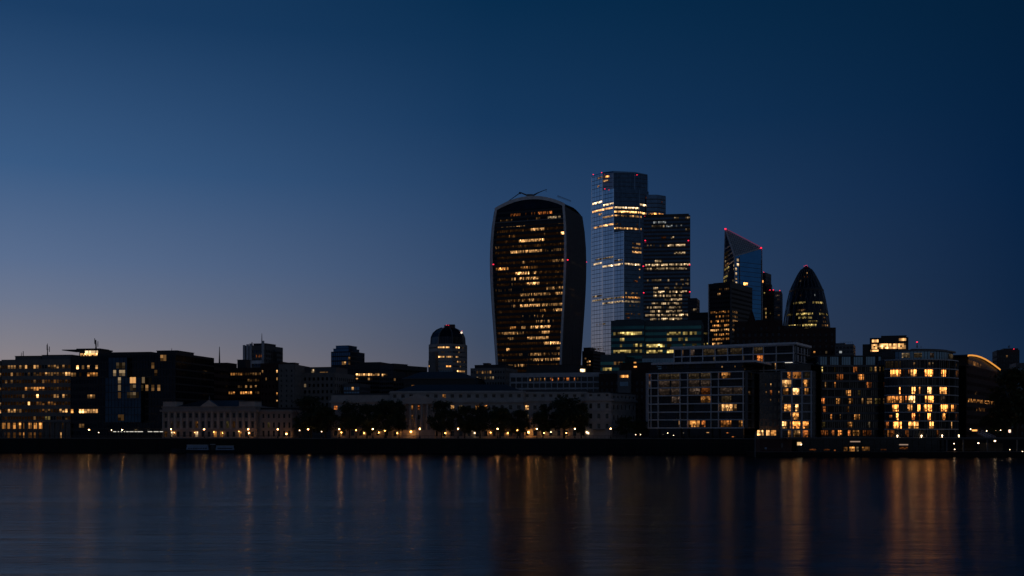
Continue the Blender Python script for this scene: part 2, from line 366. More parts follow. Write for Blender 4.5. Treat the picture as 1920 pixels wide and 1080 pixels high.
# ================= left bank offices
B = office('office_block', 'grey office block cut by the left edge with a few amber windows', -110, 545, 3, 541, 30, 677, zy(ZA, 312), 13.75, 1.5, .8, .45, .3, M['concrete'], M['gl_black'])
B.lit(B.f, ZA, [(-30, 14, 312, 1, 4), (-30, 12, 370, .7, 3), (-30, 14, 498, 1, 5, 'amber'), (-40, 14, 612, .6, 4), (-60, 14, 672, .9, 5)]); B.done()
B = office('office_block', 'pale banded office block with lit window strips and stepped rooftop canopies', 4, 541, 133, 536, 34, 674, zy(ZA, 305), 13.72, 1.45, .82, .46, .35, M['stone2'], M['gl_black'], zmin=GZ+7)
B.lit(B.f, ZA, [(70, 150, 310, .9, 4), (160, 235, 310, .9, 4), (250, 335, 305, .95, 5), (360, 420, 300, .5, 2), (440, 585, 293, .8, 3), (80, 105, 375, .8, 4), (145, 170, 372, .8, 4), (210, 320, 370, .5, 2), (370, 505, 360, .8, 4), (515, 590, 355, .9, 5),
 (40, 60, 432, .9, 3), (85, 100, 432, .5, 3), (280, 290, 425, 1, 4), (360, 368, 425, 1, 4), (435, 490, 416, .9, 3, 'amber'), (218, 385, 483, .95, 5, 'amber'), (420, 500, 480, .3, 1), (195, 215, 545, .7, 3), (300, 310, 542, 1, 5), (445, 502, 543, 1, 4), (510, 568, 550, .5, 4),
 (225, 232, 608, 1, 5), (310, 375, 608, .9, 3, 'amber'), (395, 485, 605, .8, 4, 'amber'), (75, 180, 670, .85, 5), (270, 305, 670, .7, 3), (390, 440, 672, .6, 4), (500, 572, 664, 1, 5), (275, 290, 727, .6, 4), (370, 480, 726, .4, 3, 'green'), (515, 565, 732, .5, 3)])
mb = MB()                                          # double-height colonnade at the quay
for k in range(14): mb.fbox(B.f, B.f.L*k/13.01-.3*(k > 0), B.f.L*k/13.01+.35, .4, 1.3, GZ, GZ+7.2)
mb.fbox(B.f, 0, B.f.L, .4, 1.4, GZ+7.2, GZ+7.8); mb.build('colonnade', M['concrete'], B.root)
B.lit(B.f, ZA, [(8, 598, y, .8, lv, 'amber') for y, lv in ((305, 1), (365, 1), (425, 0), (485, 0), (547, 0), (608, 0), (670, 1), (730, 0))])
h0 = B.zc; f0 = B.fh; B.zc = [Z(zy(ZA, 797), 540)]; B.fh = 4.2; B.hf = .8
B.lit(B.f, ZA, [(22, 140, 797, .95, 4, 'amber'), (158, 218, 797, 1, 5, 'amber'), (238, 300, 797, 1, 5, 'amber'), (312, 380, 797, 1, 5, 'amber'), (395, 480, 797, .4, 2, 'amber'), (500, 570, 797, .3, 1)], d=.4)
B.zc = [Z(zy(ZA, 882), 540)]; B.fh = 3.2
B.lit(B.f, ZA, [(48, 130, 882, .9, 3, 'amber'), (155, 208, 882, 1, 3, 'amber'), (242, 300, 882, 1, 3, 'amber'), (340, 375, 882, .6, 2, 'amber'), (395, 425, 882, 1, 2, 'amber'), (505, 520, 882, 1, 3)], d=.4); B.zc = h0; B.fh = f0
B.plant(.12, .5, 4, 14, 2.0, M['concrete']); B.plant(.55, .98, 2, 22, 2.2, M['grey'])
mb = MB(); mb.fbox(B.f, B.f.L*.82, B.f.L*1.36, -16, -3, Z(656.5, 538), Z(655, 538), M['dark']); mb.fbox(B.f, B.f.L*1.0, B.f.L*1.34, -14, -5, Z(654.5, 538), Z(652.8, 538), M['dark']); mb.build('canopy', None, B.root)
B.mast(89, 546, 668, 644, .2, 2); B.mast(40, 546, 668, 660, .1, 1); B.mast(180, 541, 655, 637, .25, 3); B.done()
B = office('office_wing', 'dark office wing with a brightly lit rooftop room right of banded block', 133, 536, 184, 533, 32, 668, zy(ZA, 308), 13.72, 1.45, .85, .5, .15, M['dark'], M['gl_black'])
B.lit(B.f, ZA, [(636, 655, 304, 1, 6), (695, 705, 311, 1, 3), (745, 770, 310, 1, 4), (795, 820, 312, 1, 4), (600, 640, 360, 1, 4), (660, 695, 360, .8, 1), (735, 825, 368, .95, 4, 'amber'), (740, 800, 556, .6, 3), (597, 622, 670, 1, 5, 'amber'), (662, 702, 669, 1, 6), (720, 820, 670, 1, 5), (662, 720, 794, .8, 4)])
mb = MB(); mb.fbox(B.f, B.f.L*.28, B.f.L*.98, -12, -.6, B.z1+.36, B.z1+3.6, M['dark']); mb.fbox(B.f, B.f.L*.2, B.f.L*1.0, -12.5, .3, B.z1+3.6, B.z1+3.9, M['dark']); mb.build('rooftop_room', None, B.root)
mb = MB(); B.pane(mb, B.f, B.f.L*.32, B.f.L*.95, B.z1+.7, B.z1+1.9, 6, 'warm', -.5, 12, 2); B.pane(mb, B.f, B.f.L*.5, B.f.L*.97, B.z1+1.95, B.z1+3.1, 5, 'pale', -.5, 9, 1); mb.build('lit_window', None, B.root, fix=False); B.done()
B = office('glass_office', 'dark navy glass office with projecting blue bay beside pale banded block', 184, 530, 329, 523, 40, 662, zy(ZA, 358), 13.9, 1.5, .93, .8, .1, M['dark'], M['gl_black'])
mb = MB(); f = B.f
s0, _ = f.at(204, 700); s1, _ = f.at(271, 700); s2, _ = f.at(208, 700); s3, _ = f.at(243, 700)
mb.fbox(f, s0, s1, .2, 3.2, Z(792, 527), Z(709, 527), M['gl_navy']); mb.fbox(f, s2, s3, .2, 2.2, Z(709, 527)+.02, Z(671, 527), M['gl_navy']); bay = mb.build('glass_bay', None, B.root)
mb = MB()
for k in range(12):
    s = s0+(s1-s0)*k/11; mb.fbox(f, s-.05, s+.05, 3.2, 3.32, Z(792, 527), Z(709, 527), M['dark'])
for k in range(7): mb.fbox(f, s0, s1, 3.2, 3.28, Z(792-k*13.9, 527)-.12, Z(792-k*13.9, 527)+.12, M['dark'])
for k in range(6):
    s = s2+(s3-s2)*k/5; mb.fbox(f, s-.05, s+.05, 2.2, 2.3, Z(709, 527)+.05, Z(671, 527), M['dark'])
mb.build('bay_mullions', None, bay)
B.lit(f, ZA, [(1008, 1070, 290, .9, 2, 'pale'), (1015, 1070, 357, 1, 4, 'pale'), (965, 992, 362, .8, 3, 'pale')], d=2.32)
B.lit(f, ZA, [(1018, 1058, 420, 1, 3, 'pale'), (1115, 1168, 419, 1, 5), (1215, 1238, 415, 1, 3, 'pale'), (1015, 1058, 484, 1, 3, 'pale'), (1118, 1172, 478, 1, 2, 'pale'), (1015, 1058, 540, 1, 3), (1112, 1208, 543, .9, 2, 'pale'), (1020, 1070, 746, .8, 2)], d=3.34)
B.lit(f, ZA, [(1240, 1262, 476, 1, 4), (1280, 1295, 486, 1, 4), (1318, 1360, 485, 1, 3), (1365, 1398, 250, 1, 5), (1300, 1322, 366, .8, 3), (1280, 1305, 322, 1, 2)], d=.1)
B.plant(.72, .98, 3, 20, 1.2); B.plant(.05, .6, 6, 24, .9)
B.mast(322, 536, 668, 653, .18); B.done()
mb = MB(); f = Flat((X(205, 518), 518), (X(309, 513), 513))
k = thing('riverside_canopy', 'low flat canopy with white light strips in front of navy glass office', 'canopy', (f.A[0], f.A[1], GZ))
mb.fbox(f, 0, f.L, -3, .5, GZ+3.1, GZ+3.4, M['dark']); mb.build('roof', None, k)
for s in np.linspace(.3, f.L-.3, 7): mb = MB(); mb.fbox(f, s-.1, s+.1, -.3, -.1, GZ, GZ+3.1, M['dark']); mb.build('post', None, k)
for a, b2 in ((960, 985), (1000, 1010), (1025, 1035), (1050, 1060), (1070, 1090), (1098, 1132), (1140, 1160), (1165, 1210), (1253, 1290), (1302, 1342), (1352, 1380)):
    sa, _ = f.at(zx(ZA, a), 811); sb, _ = f.at(zx(ZA, b2), 811); mb = MB(); mb.fbox(f, sa, sb, .5, .6, GZ+2.95, GZ+3.2, M['strip']); mb.build('light_strip', None, k)
# ================= behind the old market
B = office('office_block', 'low dark office behind the market hall left end with paired lit windows', 322, 566, 381, 562, 26, 687, zy(ZB, 522), 13.6, 1.5, .8, .5, .15, M['brick'], M['gl_black'])
B.lit(B.f, ZB, [(228, 238, 356, 1, 4), (238, 266, 370, .9, 3), (228, 250, 522, 1, 5, 'pale'), (262, 305, 525, .9, 5), (236, 345, 470, .3, 1), (15, 42, 601, .8, 5)]); B.plant(.1, .35, 4, 12, 1.4); B.done()
B = office('brick_office', 'wide brown brick office with horizontal lit strips behind the market hall', 378, 606, 496, 598, 36, 690, zy(ZB, 367), 11.7, 1.4, .78, .38, .2, M['brick'], M['gl_black'])
B.lit(B.f, ZB, [(352, 470, 375, .8, 2), (470, 550, 370, .95, 4, 'amber'), (550, 582, 368, 1, 6, 'amber'), (590, 690, 368, .9, 4, 'amber'), (700, 840, 366, .7, 2), (735, 840, 420, .6, 2), (665, 705, 472, .9, 3), (725, 840, 472, .5, 4), (458, 630, 535, .85, 4, 'amber'), (685, 780, 527, .95, 5, 'amber'), (790, 840, 528, .6, 4), (335, 360, 585, .8, 4, 'green'), (440, 468, 588, .8, 3), (532, 578, 588, 1, 4, 'amber'), (725, 860, 315, .35, 4)])
B.plant(.02, .37, 3, 14, 3.0, M['brick']); B.plant(.53, .66, 3, 9, 4.5, M['dark']); B.mast(411.5, 606, 684, 650, .3); B.done()
B = office('brick_tower', 'plain brown brick stair tower with a few amber windows right of brick office', 489, 592, 523, 590, 30, 681, zy(ZB, 533), 14, 2.2, .35, .35, .15, M['brick'], M['gl_black'])
B.lit(B.f, ZB, [(865, 875, 318, 1, 4), (968, 978, 345, 1, 4), (982, 1000, 405, 1, 5), (975, 1010, 533, 1, 5, 'amber'), (975, 1005, 570, .9, 4), (872, 880, 435, 1, 3)]); B.plant(.3, .95, 3, 12, 1.0); B.done()
B = office('stone_office', 'pale stone slab office with dark punched windows right of brick tower', 523, 588, 552, 587, 26, 683, zy(ZB, 381), 9.4, 2.4, .32, .45, .25, M['stone2'], M['gl_black']); B.plant(.2, .9, 3, 10, 1); B.done()
B = office('stone_office', 'long low grey stone office with pilasters left of the big tree', 552, 600, 626, 594, 26, 699, zy(ZB, 462), 12, 2.6, .5, .5, .3, M['stone2'], M['gl_black'])
B.lit(B.f, ZB, [(1212, 1225, 462, 1, 4, 'pale')])
B.plant(.05, .95, 5, 20, 3.2, M['grey']); f = B.f
mb = MB(); B.pane(mb, f, f.L*.34, f.L*.40, B.z1+.6, B.z1+2.6, 5, 'pale', -4.6, 2, 2); B.pane(mb, f, f.L*.55, f.L*.75, B.z1+.6, B.z1+1.2, 3, 'warm', -4.6, 6, 1); mb.build('lit_window', None, B.root, fix=False); B.done()
B = office('concrete_tower', 'squat grey tower with stepped crown and tall aerials above brick office', 457, 800, 498, 795, 24, 648, zy(ZB, 215), 8.6, 2.0, .75, .55, .4, M['concrete'], M['gl_dark'])
B.lit(B.f, ZB, [(805, 860, 205, .9, 3, 'orange'), (805, 860, 232, .9, 3, 'orange')], nb=18)
mb = MB(); f = B.f
for s in (0, .16, .3, .86): mb.fbox(f, f.L*s, f.L*s+1.6, .3, 1.3, GZ, B.z1+1.0+3*s, M['pale'])
mb.fbox(f, f.L*.32, f.L*.85, .45, .75, Z(682, 797), Z(676, 797), M['white']); mb.build('fin', None, B.root)
B.plant(.38, .95, 2, 16, 1.6, M['dark']); B.mast(491, 802, 648, 625, .3); B.mast(472.5, 800, 650, 641.5, .5); B.done()
fa = Arc(X(505, 802), 806, 4.2, -math.pi*.999, math.pi*.999)
B = Bld('round_tower', 'slim dark cylinder tower with one spike beside the squat grey tower', fa, 0, Z(659, 802))
mb = MB(); mb.lathe(fa.c[0], fa.c[1], [(4.1, GZ), (4.1, B.z1), (3.5, B.z1+.6), (3.3, B.z1+1.6)], 24, M['dark']); mb.build('wall', None, B.root)
mb = MB()
for k in range(18): mb.fbox(fa, fa.L*k/18, fa.L*k/18+.4, -.15, .2, GZ, B.z1-.2, M['black'])
mb.build('rib', None, B.root); B.mast(506, 804, 660, 644.5, .4)
B = office('dark_tower', 'small dark square tower with chamfered top left of centre skyline', 621, 815, 657, 810, 22, 659, zy(ZC, 365), 8.5, 1.6, .85, .7, .12, M['dark'], M['gl_blue'])
B.lit(B.f, ZC, [(190, 215, 365, 1, 4), (235, 248, 355, .8, 2), (235, 248, 315, 1, 3)]); B.plant(.06, .86, 1.5, 18, 2.2, M['gl_blue']); B.plant(.14, .8, 3, 16, 4.4, M['gl_blue'], z=B.z1+.36); B.done()
B = office('office_block', 'long low dark office with a thin row of lit windows on top floor', 623, 668, 712, 660, 30, 686, zy(ZC, 462), 8.2, 1.5, .8, .5, .15, M['dark'], M['gl_black'])
B.lit(B.f, ZC, [(100, 195, 464, .9, 5), (310, 500, 459, .95, 5), (125, 152, 500, 1, 5, 'amber'), (160, 210, 500, .95, 6), (405, 435, 500, .9, 4), (305, 318, 512, 1, 4), (160, 190, 530, 1, 4)])
B.plant(.45, .95, 4, 20, 2.2); B.lit(B.r, ZC, [(520, 575, 463, .9, 5)], nb=20); B.done()
B = office('office_block', 'dark corner office with slanting lit strip right of the long low office', 712, 658, 738, 652, 30, 684.5, zy(ZC, 463), 8.2, 1.5, .8, .5, .15, M['dark'], M['gl_black'])
B.lit(B.f, ZC, [(520, 575, 463, .9, 5)]); B.plant(.1, .7, 4, 16, 1); B.done()
B = office('office_block', 'small low dark block with one lit window left of hipped roof hall', 738, 640, 762, 638, 20, 700, zy(ZC, 502), 9, 1.6, .7, .5, .15, M['dark'], M['gl_black']); B.lit(B.f, ZC, [(625, 648, 502, 1, 4)]); B.plant(.05, .8, 2, 12, .6); B.done()
B = office('office_annex', 'bluish low rooftop annex with one lit door behind the left plane trees', 644, 600, 674, 598, 16, 719, zy(ZC, 578), 9, 1.6, .8, .6, .12, M['grey'], M['gl_blue']); B.lit(B.f, ZC, [(265, 282, 576, 1, 5)]); B.plant(.2, .5, 2, 8, .8); B.done()
# ---- octagonal stepped tower
cx, cyy = X(840, 818), 818.0; rr = 13.8
def octo(r, a=.30): return [(cx+r*math.sin(a+k*math.pi/4), cyy-r*math.cos(a+k*math.pi/4)) for k in range(8)][::1]
po = octo(rr)
f = Flat(po[7], po[0]); fr = Flat(po[0], po[1]); fl = Flat(po[6], po[7])
B = Bld('banded_tower', 'faceted grey banded tower with domed crown and red light at centre left', f, 20, Z(645, 805), cat='office tower'); B.poly = po
B.core(M['gl_dark']); B.cells(zy(T4, 712), 8.9, 806)
for q, nm in ((f, 'facade_frame'), (fr, 'side_frame'), (fl, 'side_frame'), (Flat(po[1], po[2]), 'side_frame')): B.dress(q, 9, .88, .32, .35, M['stone'], nm, parapet=.2)
B.nb = 9
fm = flat(815, 800, 846, 803)
B.lit(f, T4, [(390, 565, 506, .95, 5), (330, 385, 520, .6, 4), (430, 480, 632, 1, 4), (500, 590, 632, .4, 2), (360, 480, 715, 1, 6), (495, 585, 710, 1, 5), (590, 650, 712, .4, 2), (515, 590, 857, .9, 5, 'amber')])
B.lit(fr, T4, [(670, 735, 506, 1, 6), (745, 835, 525, .5, 2), (720, 735, 618, 1, 4), (675, 720, 708, 1, 4), (685, 750, 776, 1, 5), (800, 830, 788, 1, 5), (690, 850, 945, .9, 5), (740, 750, 858, 1, 3)])
zt = B.z1+.4
mb = MB()
prof = [(1.0, 0, 0), (.97, .25, 6.5), (.86, .4, 10.3), (.66, .5, 13.2), (.36, .6, 15.4)]
levels = [[(cx+(x-cx)*k*.92, cyy+(y-cyy)*k*.92, zt+h*.78) for x, y in po] for k, _, h in prof]
for a, b2 in zip(levels, levels[1:]):
    for k in range(8): mb.face([a[k], a[(k+1) % 8], b2[(k+1) % 8], b2[k]], M['gl_black'])
mb.face(levels[-1], M['dark']); mb.build('domed_crown', None, B.root)
mb = MB()
for k in range(8):
    for a, b2 in zip(levels, levels[1:]): mb.tube(a[k], b2[k], .45, .45, 5, M['grey'])
mb.build('crown_rib', None, B.root); mb = MB()
for k in (0, 1, 7):
    for j in range(1, 8):
        p = [np.array(l[k])*(1-j/8)+np.array(l[(k+1) % 8])*j/8 for l in levels[:3]]
        mb.tube(p[0], p[1], .18, .18, 4, M['grey'])
mb.build('crown_glazing_bar', None, B.root)
mb = MB(); mb.box(cx-.5, cx+5, cyy-4, cyy+4, zt+9, zt+14.2, M['dark']); mb.box(cx-2.5, cx+2, cyy-3, cyy+3, zt+10, zt+13.8, M['dark']); mb.build('roof_plant', None, B.root)
fw = flat(803, 806, 812, 804); mb = MB(); mb.fbox(fw, 0, fw.L*.95, -12, 0, GZ, Z(676, 806), M['stone2']); mb.fbox(fw, fw.L*.35, fw.L*1.6, -10, .6, GZ, Z(662, 806), M['stone2']); mb.build('stepped_wing', None, B.root)
mb = MB(); B.pane(mb, fw, fw.L*.15, fw.L*.75, Z(688, 806), Z(685, 806), 5, 'warm', .1, 3, 1); mb.build('lit_window', None, B.root, fix=False)
mb = MB(); x, z = X(zx(T4, 768), 806), Z(zy(T4, 302), 806); mb.lathe(x, 806, [(.2, z-.8), (.7, z-.3), (.7, z+.3), (.2, z+.7)], 8, emat('roof_floodlight', (1, .8, .6), 1.2)); mb.build('floodlight', None, B.root)
B.beacon(zx(T4, 515), zy(T4, 178), 812, .3); B.beacon(zx(T4, 550), zy(T4, 180), 812, .3); B.beacon(zx(T4, 775), zy(T4, 275), 812, .25); B.done()
# ---- hipped hall
f = flat(758, 610, 890, 604); B = Bld('hipped_roof_hall', 'long dark hall with broad hipped slate roof behind the custom house', f, 30, Z(711, 607)); B.core(M['gl_black'], roof=M['slate']); B.cells(zy(ZC, 516), 9); B.dress(f, 20, .85, .45, .2, M['dark']); B.nb = 20
mb = MB(); zb, zt = B.z1+.6, Z(zy(ZC, 430), 612); e = .8
P = [f.pt(-e, e, zb), f.pt(f.L+e, e, zb), f.pt(f.L+e, -30-e, zb), f.pt(-e, -30-e, zb), f.pt(f.L*.16, -13, zt), f.pt(f.L*.68, -13, zt), f.pt(f.L*.68, -17, zt), f.pt(f.L*.16, -17, zt)]
mb.hexa(P, M['slate']); hr = mb.build('hipped_roof', None, B.root)
mb = MB(); mb.fbox(f, -e-.1, f.L+e+.1, e, e+.35, zb-.45, zb-.05, M['lead']); mb.build('gutter', None, hr)
B.lit(f, ZC, [(760, 885, 515, .9, 2, 'amber'), (950, 1040, 516, .8, 2, 'amber'), (1085, 1180, 512, .9, 2, 'pale')]); B.done()
B = office('stone_office', 'dark grey office with mansard roof between stepped tower and flaring tower', 883, 690, 947, 684, 26, 690, zy(ZC, 440), 10.8, 1.7, .6, .45, .25, M['stone2'], M['gl_black'])
B.lit(B.f, ZC, [(1310, 1330, 440, 1, 4), (1345, 1440, 440, .7, 4), (1310, 1440, 495, .6, 3, 'pale')]); B.lit(B.f, ZD, [(0, 60, 350, .6, 4), (65, 100, 350, .6, 3), (0, 130, 400, .5, 3, 'pale')]); B.plant(.08, .97, 2, 20, 2.0, M['slate']); B.plant(.3, .45, 4, 10, 3.2); B.done()
# ================= flaring tower
az = R(20.5); U2 = np.array((math.cos(az), -math.sin(az))); NF = np.array((-math.sin(az), -math.cos(az))); TC = np.array((18.1, 774.0))
pa = np.polyfit([6, 30, 47, 85, 120, 140, 156], [21.6, 21.9, 22.5, 24.7, 26.3, 26.1, 24.3], 4); pb = np.polyfit([6, 47, 85, 120, 140, 156], [19.2, 20, 20.9, 21.4, 20.8, 18.6], 3)
def fa_(z): return float(np.polyval(pa, min(z, 157)))
def fb_(z): return float(np.polyval(pb, min(z, 157)))
class FlareF(Fac):
    smin = -26; L = 52
    def pt(s, t, d, z):
        p = TC+U2*(t/26*fa_(z))+NF*(fb_(z)+d); return (p[0], p[1], z)
class FlareR(Fac):
    smin = -21; L = 42
    def pt(s, t, d, z):
        p = TC+U2*(fa_(z)+d)-NF*(t/21*fb_(z)); return (p[0], p[1], z)
class FlareL(Fac):
    smin = -21; L = 42
    def pt(s, t, d, z):
        p = TC-U2*(fa_(z)+d)-NF*(-t/21*fb_(z)); return (p[0], p[1], z)
class FlareB(Fac):
    smin = -26; L = 52
    def pt(s, t, d, z):
        p = TC-U2*(t/26*fa_(z))-NF*(fb_(z)+d); return (p[0], p[1], z)
ff, fr_, fl_, fb2 = FlareF(), FlareR(), FlareL(), FlareB()
ZT = 156.0
B = Bld('flaring_tower', 'curved dark glass tower flaring towards its top with an arched white frame', ff, 0, ZT, cat='skyscraper')
def arch(t): return ZT+6.3*(1-(t/26)**2)
mb = MB()
for fc, m in ((ff, M['gl_black']), (fr_, M['gl_dark']), (fl_, M['gl_dark']), (fb2, M['gl_dark'])):
    for i in range(12):
        for j in range(24):
            a, b2 = fc.smin+fc.L*i/12, fc.smin+fc.L*(i+1)/12; y, z = GZ+(ZT-GZ)*j/24, GZ+(ZT-GZ)*(j+1)/24
            mb.face([fc.pt(a, 0, y), fc.pt(b2, 0, y), fc.pt(b2, 0, z), fc.pt(a, 0, z)], m)
for i in range(12):
    a, b2 = -26+52*i/12, -26+52*(i+1)/12
    for fc, sg in ((ff, 1), (fb2, 1)):
        p, q = fc.pt(a, 0, ZT), fc.pt(b2, 0, ZT); mb.face([p, q, (q[0], q[1], arch(b2)), (p[0], p[1], arch(a))], M['gl_black'])
mb.build('glazing', None, B.root, smooth=False)
mb = MB()
for i in range(24):
    a, b2 = -26+52*i/24, -26+52*(i+1)/24; p0, p1 = ff.pt(a, 0, ZT), ff.pt(b2, 0, ZT); q0, q1 = fb2.pt(-a, 0, ZT), fb2.pt(-b2, 0, ZT)
    z0_, z1_ = arch(a), arch(b2)
    for j in range(6):
        def pp(p, q, z, t):
            t = t/6; return (p[0]+(q[0]-p[0])*t, p[1]+(q[1]-p[1])*t, z+.4+2.2*math.sin(math.pi*t))
        mb.face([pp(p0, q0, z0_, j), pp(p1, q1, z1_, j), pp(p1, q1, z1_, j+1), pp(p0, q0, z0_, j+1)], M['dark'])
mb.build('curved_roof', None, B.root, fix=False)
B.cells(zy(T1, 515), 10.2, 752); B.hf = .46; B.wf = .80; B.nb = 72
mb = MB()
for z in B.zc: mb.fbox(ff, -26, 26, -.05, .22, z+B.fh*.28, z+B.fh*.72, M['dark'], 4)
for k in range(1, 36):
    s = -26+52*k/36; mb.fbox(ff, s-.11, s+.11, -.05, .3, GZ, ZT, M['black'], 1, 14)
mb.build('mullions', None, B.root)
mb = MB()
for z in B.zc: mb.fbox(fr_, -21, 21, -.05, .2, z+B.fh*.3, z+B.fh*.7, M['dark'], 3)
for k in range(0, 29):
    s = -21+42*k/28; mb.fbox(fr_, s-.14, s+.14, -.05, .6, GZ, ZT, M['grey'], 1, 14); mb.fbox(fl_, s-.14, s+.14, -.05, .6, GZ, ZT, M['grey'], 1, 14)
mb.build('vertical_fins', None, B.root)
mb = MB()
for s0, s1 in ((-26, -24.5), (24.6, 26)): mb.fbox(ff, s0, s1, -.6, .9, GZ, ZT+.3, M['white'], 1, 24)
for i in range(24):
    a, b2 = -26+52*i/24, -26+52*(i+1)/24; P = []
    for d in (.9, -.6):
        for t_ in ((a, b2) if d > 0 else (b2, a)):
            p = ff.pt(t_, d, ZT); P.append((p[0], p[1], arch(t_)-.2))
    mb.hexa(P+[(x, y, z+2.2) for x, y, z in P], M['white'])
mb.fbox(ff, -24.9, 25, .3, .8, Z(413.5, 752), Z(411, 752), M['grey'], 6); mb.fbox(ff, -24.9, 25, .3, .6, Z(421, 752), Z(416.5, 752), M['dark'], 6)
mb.build('white_frame', None, B.root)
B.lit(ff, T1, [(165, 215, 180, .8, 3, 'orange'), (235, 300, 170, .25, 2, 'orange'), (310, 385, 166, .8, 4, 'orange'), (355, 385, 168, 1, 4, 'amber'), (110, 170, 212, .6, 2), (238, 270, 210, .5, 2), (300, 320, 208, .6, 2), (358, 432, 200, .8, 4, 'pale'), (412, 446, 232, .9, 4), (115, 130, 250, 1, 4), (140, 250, 247, .8, 5), (272, 342, 245, .85, 5), (430, 450, 263, 1, 6), (155, 190, 282, .6, 4, 'amber'), (340, 345, 282, 1, 3), (210, 340, 305, .95, 5), (80, 105, 345, .6, 3), (80, 165, 375, .7, 2, 'amber'), (165, 330, 368, .95, 5), (345, 440, 357, .55, 3), (385, 460, 418, .9, 4), (225, 240, 435, .8, 3), (85, 150, 463, .9, 5, 'amber'), (220, 308, 456, .8, 4, 'amber'), (190, 262, 487, .9, 6), (270, 300, 489, .6, 4), (205, 312, 516, .95, 5), (215, 255, 518, 1, 6), (170, 190, 522, .8, 5), (250, 316, 546, .95, 5), (160, 180, 548, .5, 3), (355, 460, 568, .85, 4), (80, 240, 575, .25, 2), (212, 378, 602, .85, 4), (405, 460, 598, 1, 5), (150, 170, 635, .7, 3), (205, 235, 633, .7, 3), (260, 290, 636, 1, 5), (215, 322, 662, .95, 5), (330, 456, 659, .85, 4), (160, 190, 665, .5, 3), (110, 118, 694, 1, 4), (320, 352, 688, 1, 4, 'amber'), (390, 455, 686, .85, 4), (220, 310, 722, .3, 3), (330, 345, 720, .5, 3), (300, 395, 748, .35, 4), (162, 195, 782, .95, 4, 'amber'), (220, 240, 784, .7, 5), (270, 375, 777, .9, 5), (118, 238, 812, .9, 4), (330, 370, 806, 1, 5), (425, 442, 805, .9, 4), (148, 178, 842, .95, 4), (255, 365, 838, .95, 5), (340, 442, 866, .98, 6), (142, 155, 904, 1, 5), (408, 422, 895, 1, 4), (205, 260, 927, .5, 3), (270, 348, 925, .85, 4), (365, 420, 928, .5, 2), (118, 142, 962, .9, 4), (270, 440, 957, .8, 4), (205, 235, 985, .95, 4), (150, 200, 993, .7, 3), (118, 170, 1018, .95, 5), (180, 200, 1016, .7, 3)])
B.lit(ff, T1, [(90, 455, 233+10.2*T1[2]*k-0*k, .75, random.choice((0, 0, 1)), 'amber') for k in range(0, 28)])
for _ in range(60): 
    B.lit(ff, T1, [(random.uniform(95, 440),)*2+(random.choice([235, 290, 330, 395, 430, 500, 540, 590, 620, 650, 705, 735, 760, 795, 850, 880, 940, 970]), 1, random.choice([1, 2, 2, 3]))])
B.nb = 28
B.lit(fr_, T1, [(470, 500, 270, .6, 1), (475, 540, 435, .8, 2, 'pale'), (480, 545, 425, .5, 1), (472, 500, 568, .9, 3), (472, 530, 600, .7, 2), (472, 490, 660, .9, 2), (490, 540, 700, .6, 2), (520, 545, 540, .5, 1)])
B.done()
mb = MB(); D = 772; p = lambda px, py: (X(px, D), D, Z(py, D))
mb.box(X(988, D), X(999, D), D-2, D+2, Z(372, D), Z(365, D), M['grey']); mb.tube(p(990, 367), p(976, 361), .55, .4, 6, M['grey']); mb.tube(p(976, 361), p(952, 378), .3, .22, 6, M['dark']); mb.tube(p(976, 361), p(974, 363), .8, .8, 6, M['dark'])
mb.tube(p(997, 367), p(1010, 361), .4, .4, 6, M['grey']); mb.tube(p(1010, 361), p(1025, 355), .3, .2, 6, M['dark']); mb.tube(p(998, 369), p(1012, 360), .2, .2, 5, M['dark']); mb.tube(p(1024, 356), p(1024, 360), .12, .12, 5, M['dark'])
mb.build('cleaning_crane', None, B.root)
mb = MB()
for k in range(14): 
    a = k/13; mb.tube((X(1045+26*a, 780), 775+10*a, Z(373+3*a, 780)), (X(1045+26*a, 780), 775+10*a, Z(369.5+4*a, 780)), .12, .12, 4, M['grey'])
mb.tube((X(1045, 780), 775, Z(369.5, 780)), (X(1071, 780), 785, Z(373.5, 780)), .12, .12, 4, M['grey']); mb.build('roof_rail', None, B.root)
B.beacon(925, 496, 757, .62); B.beacon(1064.5, 487.5, 740, .62); B.beacon(1099, 491.5, 786, .62)
# ================= tall stepped glass tower
def pp2(px, D): return (X(px, D), D)
cats = 'skyscraper'
front = Flat(pp2(1109, 1226), pp2(1129.5, 1211))
B = Bld('stepped_glass_tower', 'tallest tower with faceted sky reflecting glass side and lit floor bands', front, 10, Z(326, 1212), cat=cats)
FW = [1109, 1226], [1129.5, 1211], [1151, 1198], [1170, 1188]
tiers = [(GZ, Z(zy(T2, 342), 1190), [(1109, 1226), (1129.5, 1211), (1151, 1198), (1170, 1188), (1203, 1197), (1216, 1211), (1216, 1262), (1112, 1285)]),
         (Z(zy(T2, 342), 1190), Z(zy(T2, 122), 1200), [(1109, 1226), (1129.5, 1211), (1151, 1198), (1199, 1204), (1216, 1214), (1216, 1262), (1112, 1285)]),
         (Z(zy(T2, 122), 1200), Z(326, 1212), [(1109, 1226), (1129.5, 1211), (1150, 1206.5), (1190, 1207), (1214, 1216), (1216, 1262), (1112, 1285)])]
mb = MB()
for (z0_, z1_, pl), nb_ in zip(tiers, (3, 2, 2)):
    n = len(pl); P = [pp2(*q) for q in pl]
    for j in range(n):
        a, b2 = P[j], P[(j+1) % n]; mb.face([(a[0], a[1], z0_), (b2[0], b2[1], z0_), (b2[0], b2[1], z1_-.05), (a[0], a[1], z1_-.05)], M['gl_sky'] if j < nb_ or j == n-1 else M['gl_dark'])  # reflected dusk put into colour: brighter glass on left facets, darker elsewhere
    mb.face([(x, y, z1_-.05) for x, y in P], M['dark']); mb.face([(x, y, z0_) for x, y in P[::-1]], M['dark'])
